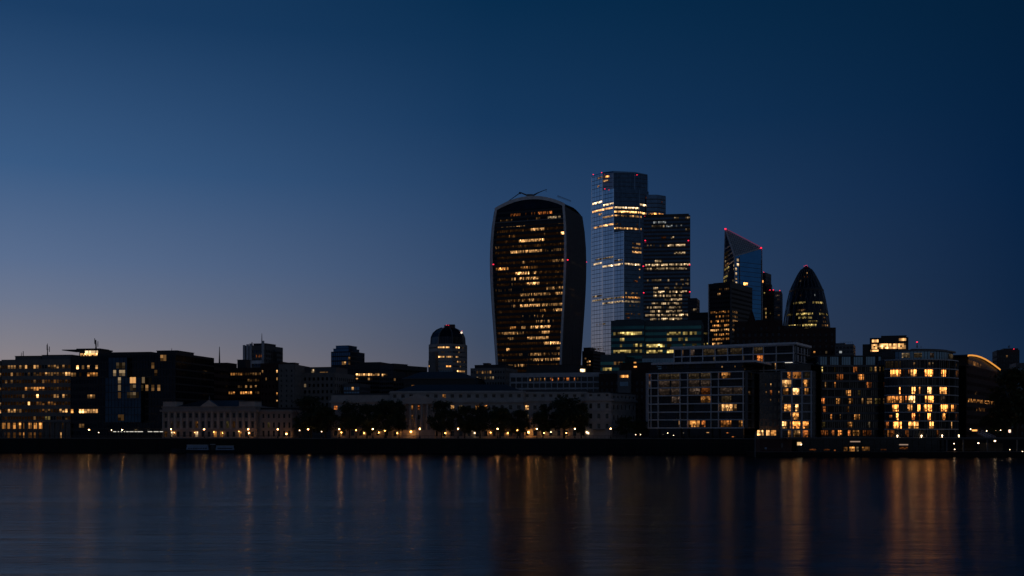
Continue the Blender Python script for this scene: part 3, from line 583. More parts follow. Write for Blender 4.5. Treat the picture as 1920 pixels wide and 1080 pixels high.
mb.build('glazing', None, B.root)
mb = MB(); P = [pp2(*q) for q in tiers[2][2]]; k = len(P); c = np.mean(P, 0); z = tiers[2][1]
top = [(q[0], q[1], z+1.8*math.exp(-(((q[0]-c[0]+6)/26)**2))) for q in P]
for j in range(k): mb.face([(P[j][0], P[j][1], z-.02), (P[(j+1) % k][0], P[(j+1) % k][1], z-.02), top[(j+1) % k], top[j]], M['gl_blue'])
mb.face(top, M['dark']); mb.build('crown', None, B.root)
B.z0 = GZ; B.z1 = tiers[0][1]; fh = 21.4/T2[2]; B.cells(zy(T2, 712), fh, 1200, zmax=300)
facets = []
for ti, (z0_, z1_, pl) in enumerate(tiers):
    n = len(pl)
    for j in range(n-3):
        fc = Flat(pp2(*pl[j]), pp2(*pl[j+1])); zs = [z for z in B.zc if z0_ < z < z1_+1]; facets.append((ti, j, fc, zs, z0_, z1_))
mb = MB()
for ti, j, fc, zs, z0_, z1_ in facets:
    for z in zs: mb.fbox(fc, 0, fc.L, -.1, .15, max(z0_, z-B.fh*.5), max(z0_+.1, z-B.fh*.5+.42), M['dark'])
    nbv = max(2, round(fc.L/4.5))
    for k in range(nbv+1):
        s = fc.L*k/nbv; wv = .5 if k in (0, nbv) else .08; mb.fbox(fc, max(0, s-wv), min(fc.L, s+wv), -.1, .22 if wv > .1 else .14, z0_+.02, z1_-.1, M['steel'] if (wv > .1 and j < 3 and not (j == 2 and ti > 0)) else M['gl_blue'])
mb.build('mullions', None, B.root)
B.hf = .42; B.wf = .9; B.nb = 8
rows = [(45, 330, 210, .97, 6, 'pale'), (45, 330, 236, .97, 6), (75, 300, 264, .9, 4), (50, 300, 325, .95, 5), (60, 200, 486, .7, 3, 'pale'), (50, 290, 520, .95, 5, 'pale'), (45, 200, 692, .8, 3, 'pale'), (200, 298, 692, .95, 5, 'amber'), (45, 298, 712, .95, 4, 'pale'), (212, 290, 735, .5, 2), (250, 298, 440, .95, 6), (250, 298, 420, .9, 4), (250, 290, 400, .7, 3), (90, 130, 58, .9, 5, 'amber'), (68, 130, 78, .6, 4), (70, 80, 105, 1, 3), (260, 330, 152, .5, 2, 'orange'), (160, 220, 300, .3, 2), (285, 300, 570, 1, 5), (255, 280, 590, .7, 3, 'orange'), (285, 300, 585, .9, 4), (215, 298, 662, .4, 3), (255, 300, 300, .3, 2), (288, 298, 540, 1, 4), (210, 240, 785, .5, 2, 'orange'), (215, 298, 760, .4, 2, 'amber'), (60, 130, 830, .4, 2, 'pale'), (55, 100, 955, .4, 1, 'pink')]
for r in rows:
    zz = Z(zy(T2, r[2]), 1200)
    for ti, j, fc, zs, z0_, z1_ in facets:
        if not (z0_ < zz < z1_) or not zs: continue
        pA = 960+fc.A[0]/fc.A[1]*FPX; pB = 960+fc.B[0]/fc.B[1]*FPX; a, b2 = max(pA, zx(T2, r[0])), min(pB, zx(T2, r[1]))
        if b2-a > 1: B.lit(fc, (0, 310, T2[2]), [((a)*T2[2], (b2)*T2[2], r[2], r[3], r[4], r[5] if len(r) > 5 else 'warm')], nb=max(2, round(fc.L/1.6)), zc=zs, d=.1)
fc = Flat(pp2(1202, 1212), pp2(1248, 1218)); mb = MB(); q = [pp2(1202, 1212), pp2(1232, 1211), pp2(1248, 1218), pp2(1248, 1250), pp2(1204, 1260)]
zs_ = Z(zy(T2, 156), 1215); mb.prism(q, GZ, zs_, M['gl_blue']); mb.build('setback_tower', None, B.root)
mb = MB(); fc2 = [Flat(q[0], q[1]), Flat(q[1], q[2]), Flat(q[2], q[3])]
for fc in fc2:
    for z in B.zc:
        if z < zs_: mb.fbox(fc, 0, fc.L, -.1, .12, z-B.fh*.5, z-B.fh*.3, M['dark'])
    for k in range(9): mb.fbox(fc, fc.L*k/8*.99, fc.L*k/8*.99+.12, -.1, .2, GZ, zs_-.1, M['dark'])
mb.build('setback_mullions', None, B.root)
zs = [z for z in B.zc if z < zs_]
for fc, x0, x1 in ((fc2[0], 332, 378), (fc2[1], 385, 412)): B.lit(fc, T2, [(x0, x1, 248, .95, 5, 'amber'), (x0, x1, 262, .8, 4), (395, 408, 195, .4, 3, 'orange')], nb=max(2, round(fc.L/1.6)), zc=zs, d=.12)
B.done()
for x, y in ((48, 48), (92, 38), (275, 50), (108, 123), (316, 265)): B.beacon(zx(T2, x), zy(T2, y), 1204 if y > 100 else 1206, .65)
# ---- square dark glass tower with red lamps
B = office('square_glass_tower', 'dark square glass tower with many lit rows and red warning lights', 1207, 1104, 1294, 1098, 40, 404.5, zy(T2, 657), 20.1/T2[2], 1.5, .86, .5, .12, M['dark'], M['gl_dark'], cat=cats)
B.lit(B.f, T2, [(358, 378, 305, .9, 4, 'white'), (385, 425, 306, .9, 3, 'white'), (430, 510, 318, .5, 4, 'white'), (355, 420, 326, .6, 3, 'pale'), (400, 425, 300, .7, 4, 'white'), (470, 490, 268, .9, 2), (530, 548, 268, .9, 3, 'pale'), (530, 548, 330, .6, 3, 'pale'), (400, 425, 380, 1, 2, 'orange'), (450, 466, 374, 1, 4), (330, 430, 425, .4, 2), (430, 528, 424, .9, 5), (470, 526, 459, .8, 4), (372, 410, 498, .8, 4), (318, 395, 520, .9, 5), (395, 548, 517, .92, 5), (318, 400, 541, .8, 4), (400, 535, 539, .9, 4), (330, 400, 602, .5, 3), (420, 545, 600, .4, 3), (450, 545, 615, .4, 3), (360, 382, 640, 1, 4), (420, 440, 640, .6, 3), (470, 510, 641, .6, 3), (385, 420, 658, 1, 5), (430, 545, 657, .7, 4), (360, 510, 677, .7, 4), (360, 400, 660, .8, 3), (415, 510, 697, .8, 4), (350, 510, 717, .7, 4), (320, 420, 738, .6, 3), (425, 510, 736, .85, 4), (340, 510, 757, .75, 4), (320, 545, 777, .7, 4), (400, 500, 797, .9, 4), (340, 510, 800, .4, 3), (330, 412, 820, .9, 5), (330, 412, 836, .8, 4)], hue='pale')
mb = MB(); mb.fbox(B.f, -3.5, -.05, -24, -3, GZ, Z(zy(T2, 500), 1104), M['gl_dark']); mb.build('side_bay', None, B.root)
B.plant(.03, .97, 1, 30, 1.6, M['dark'])
for x, y in ((318, 391), (542, 391), (308, 524), (548, 517), (310, 662), (549, 657)): B.beacon(zx(T2, x), zy(T2, y), 1093 if x > 320 else 1098, .85)
B.done()
# ---- green glass offices in front of the towers
B = office('green_glass_office', 'wide teal glass office with lit strips in front of the tallest tower', 1146, 706, 1208, 700, 34, 600.5, zy(T2, 873), 31/T2[2], 1.4, .93, .5, .12, M['teal'], M['gl_green'])
B.lit(B.f, T2, [(150, 185, 874, .7, 3), (185, 300, 873, .95, 5, 'green'), (185, 205, 903, 1, 5), (185, 200, 935, .9, 4), (255, 302, 934, .9, 5), (150, 185, 967, .9, 4, 'green'), (185, 215, 967, .95, 5, 'green'), (215, 300, 966, .9, 4)], hue='green'); B.plant(.1, .85, 4, 24, .8); B.done()
B = office('green_glass_office', 'teal glass office wing with yellowish strips left of terraced flats roof', 1208, 703, 1315, 696, 34, 601.5, zy(T2, 935), 31/T2[2], 1.4, .93, .5, .12, M['teal'], M['gl_green'])
B.lit(B.f, T2, [(425, 505, 873, .95, 4, 'green'), (510, 590, 874, .7, 3), (425, 460, 903, .95, 5, 'green'), (490, 550, 900, .5, 3), (322, 415, 938, .95, 5), (425, 455, 935, .8, 3, 'green'), (322, 412, 967, 1, 5, 'green'), (425, 490, 960, .8, 5, 'green'), (500, 590, 935, .3, 2)], hue='green'); B.plant(.1, .5, 4, 24, .8); B.done()
B = office('glass_annex', 'small dark teal office step below the big teal glass office', 1126, 690, 1172, 688, 22, 665, zy(T2, 1058), 11, 1.4, .93, .5, .12, M['teal'], M['gl_green'])
B.lit(B.f, T2, [(100, 148, 1058, .95, 5, 'green'), (150, 198, 997, .6, 3)]); B.done()
B = office('glass_annex', 'pale teal glass box with dark sill between teal office and terraced flats', 1204, 640, 1290, 636, 20, 665, 680, 18, 1.6, .94, .9, .1, M['grey'], M['gl_blue'])
B.plant(0, .98, 0, 16, .5, M['grey']); B.done()
B = office('dark_tower', 'dark slim block with pinstripe fins left of the black box tower', 1296, 905, 1331, 900, 26, 586, zy(T3, 905), 6.5, 1.2, .6, .6, .35, M['black'], M['gl_black'])
B.lit(B.f, T3, [(35, 80, 892, .5, 3, 'green'), (35, 80, 910, .5, 2, 'green'), (35, 80, 935, .6, 3, 'green'), (35, 75, 965, .4, 2), (35, 75, 1020, .5, 3, 'green')]); B.done()
B = office('dark_tower', 'short dark block with one warm window peeking beside the square tower', 1290, 960, 1306, 958, 20, 559, zy(T2, 750), 7, 1.5, .8, .6, .15, M['dark'], M['gl_black']); B.lit(B.f, T2, [(557, 582, 742, .8, 3, 'pale'), (557, 582, 758, .9, 3)]); B.done()
B = office('office_block', 'low dark office with lit corner squeezed between the two biggest towers', 1092, 800, 1112, 796, 20, 658, zy(ZD, 262), 6.5, 1.5, .75, .5, .15, M['dark'], M['gl_black']); B.lit(B.f, ZD, [(895, 935, 262, .9, 4), (880, 935, 225, .4, 2), (900, 935, 300, .5, 3)]); B.plant(.0, .6, 2, 10, 2.5); B.done()
# ---- angular tower with raking crown
A0, A1 = (*pp2(1348, 1052), GZ), (*pp2(1359.8, 1046), Z(429.5, 1046)); F0, F1 = (*pp2(1384, 1004), GZ), (*pp2(1377, 1006), Z(480.5, 1006)); R0, R1 = (*pp2(1429.5, 1022), GZ), (*pp2(1428.5, 1026), Z(465.5, 1026))
lf, rf = Lean(A0, A1, F0, F1), Lean(F0, F1, R0, R1)
B = Bld('angular_tower', 'angular glass tower with raking pointed crown outlined in red light', rf, 0, F1[2], cat=cats)
mb = MB()
mb.face([A0, F0, F1, A1], M['gl_sky']); mb.face([F0, R0, R1, F1], M['gl_deep']); mb.face([R0, A0, A1, R1], M['gl_blue']); mb.face([A1, F1, R1], M['pale']); mb.build('glazing', None, B.root)
B.cells(zy(T3, 480), 4.05/.5*.92, 1020, zmax=175); B.hf = .5; B.wf = .9
mb = MB()
for z in [GZ+4*k for k in range(43)]:
    zc_ = min(z, 165)
    if z < F1[2]-1: mb.fbox(rf, 0, rf.L, -.1, .12, z, z+.35, M['dark'])
    tz = 1 if z < F1[2] else max(0, (A1[2]-z)/(A1[2]-F1[2]))
    mb.fbox(lf, .4, lf.L*tz*.97, -.1, .2, z, z+(1.7 if z > 60 else .4), M['dark' if int(z) % 8 < 4 else 'steel'])
for s in (0, .17, .98): mb.fbox(rf, rf.L*s-.1, rf.L*s+.35, -.1, .4, GZ, F1[2]-.2, M['grey'], 1, 6)
mb.build('mullions', None, B.root)
mb = MB()
for a, b2, r in ((A1, F1, .7), (F1, R1, .5), (A0, A1, .5), (F0, F1, .6), (R0, R1, .45)): mb.tube(a, b2, r, r, 6, M['pale'])
for k in range(1, 16):
    t_ = k/16; a = np.array(A1)*(1-t_)+np.array(R1)*t_; b2 = np.array(F1)*(1-t_)+np.array(R1)*t_; mb.tube(a, b2, .2, .2, 4, M['grey']); a = np.array(A1)*(1-t_)+np.array(F1)*t_; b2 = np.array(A1)*(1-t_)+np.array(R1)*t_; mb.tube(a, b2, .2, .2, 4, M['grey'])
mb.build('crown_frame', None, B.root)
mb = MB(); mb.tube(np.array(A1)+(0, 0, .7), np.array(R1)+(0, 0, .7), .22, .22, 6, M['redline']); mb.build('red_light_strip', None, B.root)
B.lit(lf, T3, [(175, 250, 482, .9, 4, 'green'), (180, 245, 468, .7, 3, 'pale'), (185, 245, 380, .6, 3), (190, 245, 410, .5, 3, 'green'), (178, 245, 500, .8, 3, 'green'), (205, 235, 270, .6, 1, 'pale'), (200, 240, 300, .6, 1, 'pale'), (195, 240, 330, .6, 2, 'pale'), (210, 232, 220, .6, 1, 'pale'), (190, 245, 350, .5, 2, 'pale'), (185, 245, 440, .5, 2, 'pale')], nb=20, d=.25)
B.cells(zy(T3, 375), 37.5/T3[2], 1010, zmax=175); B.hf = .55
B.lit(rf, T3, [(300, 317, y, 1, 5, 'pale') for y in (337, 375, 413, 450, 488, 524)], nb=13, d=.15)
B.lit(rf, T3, [(362, 388, 513, 1, 6, 'amber')], nb=13, d=.15); B.lit(rf, T3, [(372, 385, 722, 1, 5, 'pale')], nb=20, d=.15); B.done()
B.beacon(zx(T3, 217), zy(T3, 84), 1044, 1.1); B.beacon(zx(T3, 506), zy(T3, 238), 1024, .95)
# ---- black box tower
B = office('black_tower', 'black box tower with warm lit lower floors before the angular tower', 1329, 860, 1371, 850, 40, 531, zy(T3, 830), 36.5/T3[2], 1.4, .72, .45, .35, M['black'], M['gl_black'], cat='office tower')
f2 = B.r
B.lit(B.f, T3, [(100, 245, 755, .75, 3, 'amber'), (140, 248, 792, .7, 4, 'amber'), (100, 245, 831, .75, 4, 'amber'), (105, 250, 866, .8, 4, 'amber'), (102, 252, 902, .95, 5), (125, 252, 937, .7, 5, 'amber'), (105, 250, 973, .8, 5, 'amber'), (105, 195, 1010, .95, 5), (145, 185, 624, .7, 4), (215, 240, 578, .7, 3), (150, 245, 550, .4, 1)])
nbs = max(1, round(f2.L/1.4)); B.lit(f2, T3, [(272, 312, 757, .9, 4), (272, 315, 800, .9, 4), (272, 315, 832, .95, 5), (272, 310, 872, .9, 4), (272, 308, 905, .95, 5)], nb=nbs)
mb = MB(); mb.fbox(B.f, -.25, .35, .2, .8, GZ, B.z1+.5, M['white']); mb.fbox(B.f, B.f.L-.3, B.f.L+.3, .42, .8, GZ, B.z1+.5, M['grey']); mb.build('corner_fin', None, B.root); B.plant(.1, .9, 5, 30, 1.0); B.done()
# ---- slim towers behind
B = office('slim_tower', 'very thin dark tower edge with red tip right of the angular tower', 1428.5, 1260, 1435, 1258, 20, 511, zy(T3, 508), 7, 1.6, .8, .6, .15, M['dark'], M['gl_blue']); B.lit(B.f, T3, [(515, 527, 506, 1, 6, 'amber')]); B.beacon(zx(T3, 527), zy(T3, 434), 1255, .5); B.done()
B = office('slim_tower', 'brownish slim tower with scattered lights between angular and bullet towers', 1432, 1245, 1451.5, 1242, 30, 544, zy(T3, 700), 7.4, 1.5, .7, .55, .25, M['brick'], M['gl_black'])
B.plant(.25, .72, 2, 20, 6.5, M['dark'])
B.lit(B.f, T3, [(530, 545, 613, .9, 4, 'green'), (545, 556, 722, .9, 4), (530, 600, 780, .4, 3, 'green'), (560, 585, 770, .8, 4, 'green'), (530, 560, 800, .5, 4), (530, 545, 740, .6, 2)])
for x in (578, 605): B.beacon(zx(T3, x), zy(T3, 578), 1240, .7)
B.done()
B = office('slim_tower', 'grey slim tower with dim pinkish windows left of the bullet tower', 1451.5, 1238, 1464.5, 1236, 30, 546, zy(T3, 688), 32/T3[2], 1.4, .7, .4, .25, M['grey'], M['gl_dark'])
B.lit(B.f, T3, [(622, 645, 613, .8, 3, 'pink'), (620, 660, 630, .5, 2, 'pink'), (620, 660, 648, .5, 1, 'pink'), (622, 650, 688, .5, 3, 'pale'), (620, 658, 716, .8, 2, 'pink'), (630, 660, 785, .5, 2)]); B.beacon(zx(T3, 657), zy(T3, 583), 1233, .6); B.done()
# ---- bullet tower
class Rev(Fac):
    def __init__(s, cx, cy, zs, rs): s.c = (cx, cy); s.zs = zs; s.rs = rs; s.L = 2*math.pi*24*.5; s.smin = -s.L/2
    def rad(s, z): return float(np.interp(z, s.zs, s.rs))
    def pt(s, t, d, z):
        a = t/24; r = s.rad(z)+d; return (s.c[0]+r*math.sin(a), s.c[1]-r*math.cos(a), z)
gz = [6, 40, 70, 95, 118.2, 129.8, 142.6, 150, 155.4, 161, 165.7, 170, 173.3, 176.5, 179, 180.6]
gr = [24, 26.3, 26.8, 25.9, 23.6, 22, 19.8, 18.2, 16.7, 14.3, 12.0, 9.9, 8.1, 5.9, 3.8, 1.2]
gf = Rev(X(1512, 1190), 1190, gz, gr)
B = Bld('bullet_tower', 'bullet shaped dark glass tower with lit lower floors at right of skyline', gf, 0, 180, cat=cats)
mb = MB(); mb.lathe(gf.c[0], gf.c[1], [(gf.rad(z), z) for z in np.linspace(6, 180.6, 50)], 48, M['gl_black']); mb.build('glazing', None, B.root, smooth=True)
mb = MB()
for k in range(24):
    for sg in (1, -1):
        pr = None
        for j in range(46):
            z = 6+j*3.8; a = 2*math.pi*k/24+sg*(z-6)*.011; r = gf.rad(z)+.08; q = (gf.c[0]+r*math.sin(a), gf.c[1]-r*math.cos(a), z)
            if pr: mb.tube(pr, q, .22, .22, 4, M['grey'])
            pr = q
mb.build('diagonal_lattice', None, B.root)
B.zc = [6+3.9*k+2 for k in range(44)]; B.fh = 3.9; B.hf = .5; B.wf = .85; B.nb = 52
B.lit(gf, T3, [(868, 882, 452, 1, 4), (835, 895, 472, .5, 2, 'orange'), (820, 832, 507, 1, 3, 'pale'), (932, 942, 615, 1, 4, 'white'), (820, 835, 620, .8, 2), (765, 865, 688, .85, 4, 'green'), (928, 1010, 687, .9, 4, 'green'), (790, 860, 745, .4, 2), (980, 990, 750, .8, 3), (710, 760, 790, .7, 3, 'green'), (790, 925, 776, .95, 4, 'green'), (980, 1040, 778, .7, 3, 'green'), (805, 920, 803, .85, 4, 'green'), (1000, 1030, 805, .4, 2), (890, 960, 838, .8, 3, 'green'), (975, 1050, 840, .5, 3), (705, 830, 878, .8, 4, 'green'), (838, 955, 866, .95, 5, 'green'), (850, 970, 890, .95, 5, 'green'), (985, 1050, 870, .5, 3)])
B.done()
B.beacon(zx(T3, 897), zy(T3, 614), 1173, 1.0)
for k in range(7): B.beacon(1511+1.1*(k-3), 497.5+.25*(k-3)**2, 1188, .22)
mb = MB(); mb.lathe(gf.c[0], gf.c[1], [(gf.rad(155.4)+.7, 153.6), (gf.rad(155.4)+.9, 155), (gf.rad(156.5)+.5, 156.3)], 48, M['dark']); mb.build('ring_band', None, B.root)
# ---- gabled dark stone offices
B = office('gabled_office', 'dark brown office with pointed gables standing below the bullet tower', 1378, 640, 1466, 634, 30, 602, 640, 12, 3, .4, .5, .3, M['brick'], M['gl_black'])
f = B.f; mb = MB()
for c, wd, ht in ((.36, 8, 5.5), (.8, 7, 2.5)):
    s = f.L*c; z = B.z1-6; P = [f.pt(s-wd/2, .6, z), f.pt(s+wd/2, .6, z), f.pt(s, .6, z+ht+7)]; Q = [f.pt(s-wd/2, -6, z), f.pt(s+wd/2, -6, z), f.pt(s, -6, z+ht+7)]
    mb.face(P, M['brick']); mb.face(Q[::-1], M['brick']); mb.face([P[0], Q[0], Q[2], P[2]], M['slate']); mb.face([P[1], P[2], Q[2], Q[1]], M['slate']); mb.face([P[0], P[1], Q[1], Q[0]], M['brick'])
    mb.tube(P[0], P[2], .35, .35, 5, M['brick']); mb.tube(P[1], P[2], .35, .35, 5, M['brick'])
mb.build('gable', None, B.root); B.plant(.45, .98, 4, 24, 1.0, M['slate']); B.done()
B = office('gabled_office', 'broad dark windowless office mass right below the bullet tower', 1466, 634, 1566, 628, 30, 615, 650, 11, 3, .3, .4, .3, M['brick'], M['gl_black'])
B.plant(.02, .3, 3, 22, 1.8, M['slate'])
B.lit(B.f, ZF, [(100, 118, 176, 1, 5, 'amber'), (180, 188, 172, 1, 3, 'pale')]); B.done()
B = office('rooftop_block', 'low dark rooftop block with railing right of the gabled offices', 1566, 600, 1600, 597, 20, 645.5, 660, 8, 2, .7, .5, .15, M['grey'], M['gl_black'])
B.lit(B.f, ZF, [(340, 352, 190, 1, 5, 'white')]); mb = MB()
for k in range(8): mb.fbox(B.f, B.f.L*(.25+.1*k), B.f.L*(.25+.1*k)+.08, -.4, -.3, B.z1+.4, B.z1+1.6, M['dark'])
mb.fbox(B.f, B.f.L*.25, B.f.L*.97, -.4, -.3, B.z1+1.6, B.z1+1.7, M['dark']); mb.build('roof_rail', None, B.root); B.plant(.0, .5, 3, 14, .8); B.done()
B = office('lit_rooftop_office', 'glazed top storey glowing brightly above the apartment roofs at right', 1632, 640, 1702, 634, 30, 633, zy(ZF, 135), 62/4.5, 2.0, .92, .75, .3, M['dark'], M['gl_black'])
for x0, x1, y, lv, h in ((608, 662, 88, 5, 1.5), (605, 665, 135, 5, 2.6), (590, 662, 170, 5, 1), (672, 745, 132, 6, 2.8), (752, 822, 132, 6, 2.8), (828, 892, 132, 5, 3.0), (835, 895, 76, 5, 1.4)):
    sA, z = B.f.at(zx(ZF, x0), zy(ZF, y)); sB, _ = B.f.at(zx(ZF, x1), zy(ZF, y)); mb = MB(); B.pane(mb, B.f, sA, sB, z-h/2, z+h/2, lv, 'warm', .36, max(4, int((sB-sA)/.9)), 3 if h > 2 else 1, .9); mb.build('lit_window', None, B.root, fix=False)
mb = MB(); mb.fbox(B.f, -4.2, -.05, -10, -1, GZ, Z(645, 640), M['dark']); mb.build('stair_tower', None, B.root)
B.plant(.3, .96, 1, 24, 1.1); B.done()
# ================= custom house and old market (pale stone)
def classical(name, label, x0, D0, x1, D1, depth, ytop, rows, nb, colw=.0, roof='slate', wfr=.42, cornices=(), st='stone'):
    f = flat(x0, D0, x1, D1); Dm = (D0+D1)/2; B = Bld(name, label, f, depth, Z(ytop, Dm)-.8, cat='stone building'); B.core(M['gl_black'], roof=M[roof])
    B.poly = B.poly; B.bw = f.L/nb; B.rows = [(Z(y, Dm), h) for y, h in rows]; B.wn = nb; B.wfr = wfr
    for fc, nm in ((f, 'wall'), (B.r, 'side_wall'), (B.l, 'side_wall')):
        mb = MB(); n = nb if fc is f else max(1, round(fc.L/B.bw)); bw = fc.L/n; pw = bw*(1-wfr); lo = B.z0
        for z, h in sorted(B.rows):
            mb.fbox(fc, 0, fc.L, -.1, .45, lo, z-h/2, M[st]); lo = z+h/2
        mb.fbox(fc, 0, fc.L, -.1, .45, lo, B.z1+.8, M[st])
        for k in range(n+1): mb.fbox(fc, max(0, k*bw-pw/2), min(fc.L, k*bw+pw/2), -.08, .5, B.z0+.01, B.z1+.78, M[st])
        mb.build(nm, None, B.root)
        mb = MB()
        for y, hh, dd in cornices:
            z = Z(y, Dm); mb.fbox(fc, -dd, fc.L+dd, .5, .5+dd, z-hh/2, z+hh/2, M[st])
        if cornices: mb.build('cornice', None, B.root)
    mb = MB(); mb.fbox(B.b, 0, B.b.L, -.1, .4, B.z0, B.z1+.8, M[st]); mb.build('rear_wall', None, B.root)
    return B
def sash(B, lits, zone, fc=None, skip=()):
    """each sash window: pane, frame and glazing bar in one mesh; lit where the photo shows light"""
    f = B.f; bw = B.bw; L2 = {}
    for x, y, lv, hu in lits:
        s, z = f.at(zx(zone, x), zy(zone, y)); k = int(s/bw); r = min(range(len(B.rows)), key=lambda i: abs(B.rows[i][0]-z)); L2[(k, r)] = (lv, hu)
    for k in range(B.wn):
        for r, (z, h) in enumerate(B.rows):
            a, b2 = k*bw+bw*(1-B.wfr)/2, (k+1)*bw-bw*(1-B.wfr)/2; mb = MB(); lv = L2.get((k, r))
            if lv: 
                B.pane(mb, f, a, b2, z-h/2, z+h/2, lv[0], lv[1], .05, 2, 3)
            else: mb.fbox(f, a, b2, .02, .06, z-h/2, z+h/2, M['gl_night'])
            c = (a+b2)/2; mb.fbox(f, c-.05, c+.05, .07, .14, z-h/2, z+h/2, M['dark']); mb.fbox(f, a, b2, .07, .14, z-.05, z+.05, M['dark'])
            mb.build('sash_window' if not lv else 'lit_window', None, B.root)
B = classical('custom_house_wing', 'plain stone wing with long lead roof behind trees left of portico', 622, 521, 733, 517, 26, 741, [(764.5, 1.8), (782, 2.0), (812, 2.4)], 7, roof='lead', cornices=((753, .9, .7), (803, .4, .25)))
sash(B, [(160, 740, 5, 'orange')], ZC); B.plant(.0, 1, 2, 22, 1.2, M['lead'], 'roof_ridge'); B.done()
B = classical('custom_house_centre', 'broad stone custom house centre with columned portico behind plane trees', 733, 515, 981, 509, 34, 733, [(742.5, 1.5), (764, 1.9), (782, 1.9), (813, 2.3)], 16, cornices=((736, .5, .4), (753, 1.0, .9), (803, .4, .25)))
sash(B, [(1075, 645, 4, 'amber'), (755, 740, 4, 'amber'), (1150, 738, 5, 'warm'), (1300, 738, 5, 'amber'), (820, 740, 3, 'orange'), (765, 825, 3, 'amber'), (1215, 738, 2, 'pale'), (1420, 745, 5, 'amber')], ZC)
f = B.f; mb = MB(); sa, _ = f.at(756, 760); sb, _ = f.at(818, 760)
cols = []
for s in np.linspace(sa+1, sb-1, 6):
    mb = MB(); x, y, _ = f.pt(s, 2.6, 0); z0_, z1_ = Z(806, 512), Z(757.5, 512)
    mb.lathe(x, y, [(.85, z0_), (.85, z0_+.4), (.62, z0_+.5), (.62, z0_+4), (.52, z1_-.8), (.75, z1_-.5), (.8, z1_)], 14, M['stone']); mb.build('column', None, B.root, smooth=False)
mb = MB(); mb.fbox(f, sa, sb, .52, 3.6, Z(757.4, 512), Z(750, 512), M['stone']); mb.build('entablature', None, B.root); mb = MB(); mb.fbox(f, sa, sb, .52, 3.6, GZ, Z(806.1, 512), M['stone']); mb.build('portico_base', None, B.root)
mb = MB(); sm = (sa+sb)/2; za = Z(749.9, 512); P = [f.pt(sa-.3, 3.8, za), f.pt(sb+.3, 3.8, za), f.pt(sm, 3.8, za+2.8)]; Q = [f.pt(sa-.3, .55, za), f.pt(sb+.3, .55, za), f.pt(sm, .55, za+2.8)]
mb.face(P, M['stone']); mb.face(Q[::-1], M['stone']); mb.face([P[0], Q[0], Q[2], P[2]], M['lead']); mb.face([P[1], P[2], Q[2], Q[1]], M['lead']); mb.face([P[0], P[1], Q[1], Q[0]], M['stone']); mb.build('pediment', None, B.root)
mb = MB(); z = B.z1+.9; e = 1.2; P = [f.pt(e, -e, z), f.pt(f.L-e, -e, z), f.pt(f.L-e, -32, z), f.pt(e, -32, z), f.pt(9, -12, z+3.2), f.pt(f.L-9, -12, z+3.2), f.pt(f.L-9, -20, z+3.2), f.pt(9, -20, z+3.2)]; mb.hexa(P, M['slate']); mb.build('hipped_roof', None, B.root); B.done()
B = classical('custom_house_wing', 'stone wing right of the portico block with single lit upper window', 981, 513, 1100, 510, 26, 735, [(742, 1.2), (764, 1.9), (781.5, 1.9), (812, 2.3)], 8, roof='lead', cornices=((737.5, .4, .3), (751, .8, .7), (803, .4, .25)))
sash(B, [(408, 645, 5, 'warm'), (408, 727, 3, 'pale')], ZD); B.plant(0, .98, 3, 20, 1.4, M['lead'], 'roof_ridge'); B.done()
B = classical('custom_house_pavilion', 'stone corner pavilion with dark sash windows at right end of custom house', 1100, 508, 1146, 506.5, 40, 737, [(741, 1.0), (761, 2.2), (780, 2.2), (799, 2.2)], 3, wfr=.36, roof='lead', cornices=((750, .8, .7), (790, .35, .3), (770, .35, .3)))
sash(B, [], ZD)
B.plant(.1, .9, 3, 20, 1.0, M['lead'], 'roof_ridge')
for px, py in ((1096, 810.5), (1103, 812)):
    mb = MB(); s, z = B.f.at(px, py); mb.fbox(B.f, max(0, s)-.25, max(0, s)+.3, .55, .8, z-.35, z+.35, em('pale', 7)); mb.build('wall_lamp', None, B.root)
mb = MB(); mb.fbox(B.f, B.f.L*.28, B.f.L*.75, .5, 2.2, Z(806.5, 507), Z(805, 507), M['lead']); mb.build('porch_roof', None, B.root); B.done()
B = classical('custom_house_return', 'shadowed stone return range running back right of the corner pavilion', 1146, 512, 1190, 530, 30, 739, [(745, 1.0), (764, 2.0), (783, 2.0), (808, 2.2)], 6, roof='lead', cornices=((752, .8, .7),)); sash(B, [], ZD); B.plant(0, .98, 2, 20, 1.0, M['lead'], 'roof_ridge'); B.done()
# wall lamps of the custom house front
def walllamp(px, py, D, label, hot=1, m='amber', r=.28):
    x, z = X(px, D), Z(py, D); k = thing('wall_lantern', label, 'lantern', (x, D, z)); mb = MB(); mb.lathe(x, D, [(.1, z-r), (r, z-r*.5), (r, z+r*.5), (.1, z+r)], 8, M[m]); mb.build('lamp', None, k)
    mb = MB(); mb.lathe(x, D, [(r*1.15, z+r+.02), (.06, z+r+.3)], 8, M['black']); mb.tube((x, D, z+r+.2), (x, D+2.4, z+r+.2), .05, .05, 5, M['black']); mb.build('bracket', None, k); return k
walllamp(770.5, 809.5, 508.6, 'bright amber wall lantern beside the portico steps', r=.3)
walllamp(991, 810.5, 510.4, 'glaring amber lantern right of the custom house centre', r=.36)
walllamp(890, 812, 509.6, 'small lit lantern on stone front near the custom house middle', r=.22, m='whitelamp')
walllamp(1033, 810, 509.4, 'small pale lantern behind the big dark tree', r=.2, m='whitelamp')
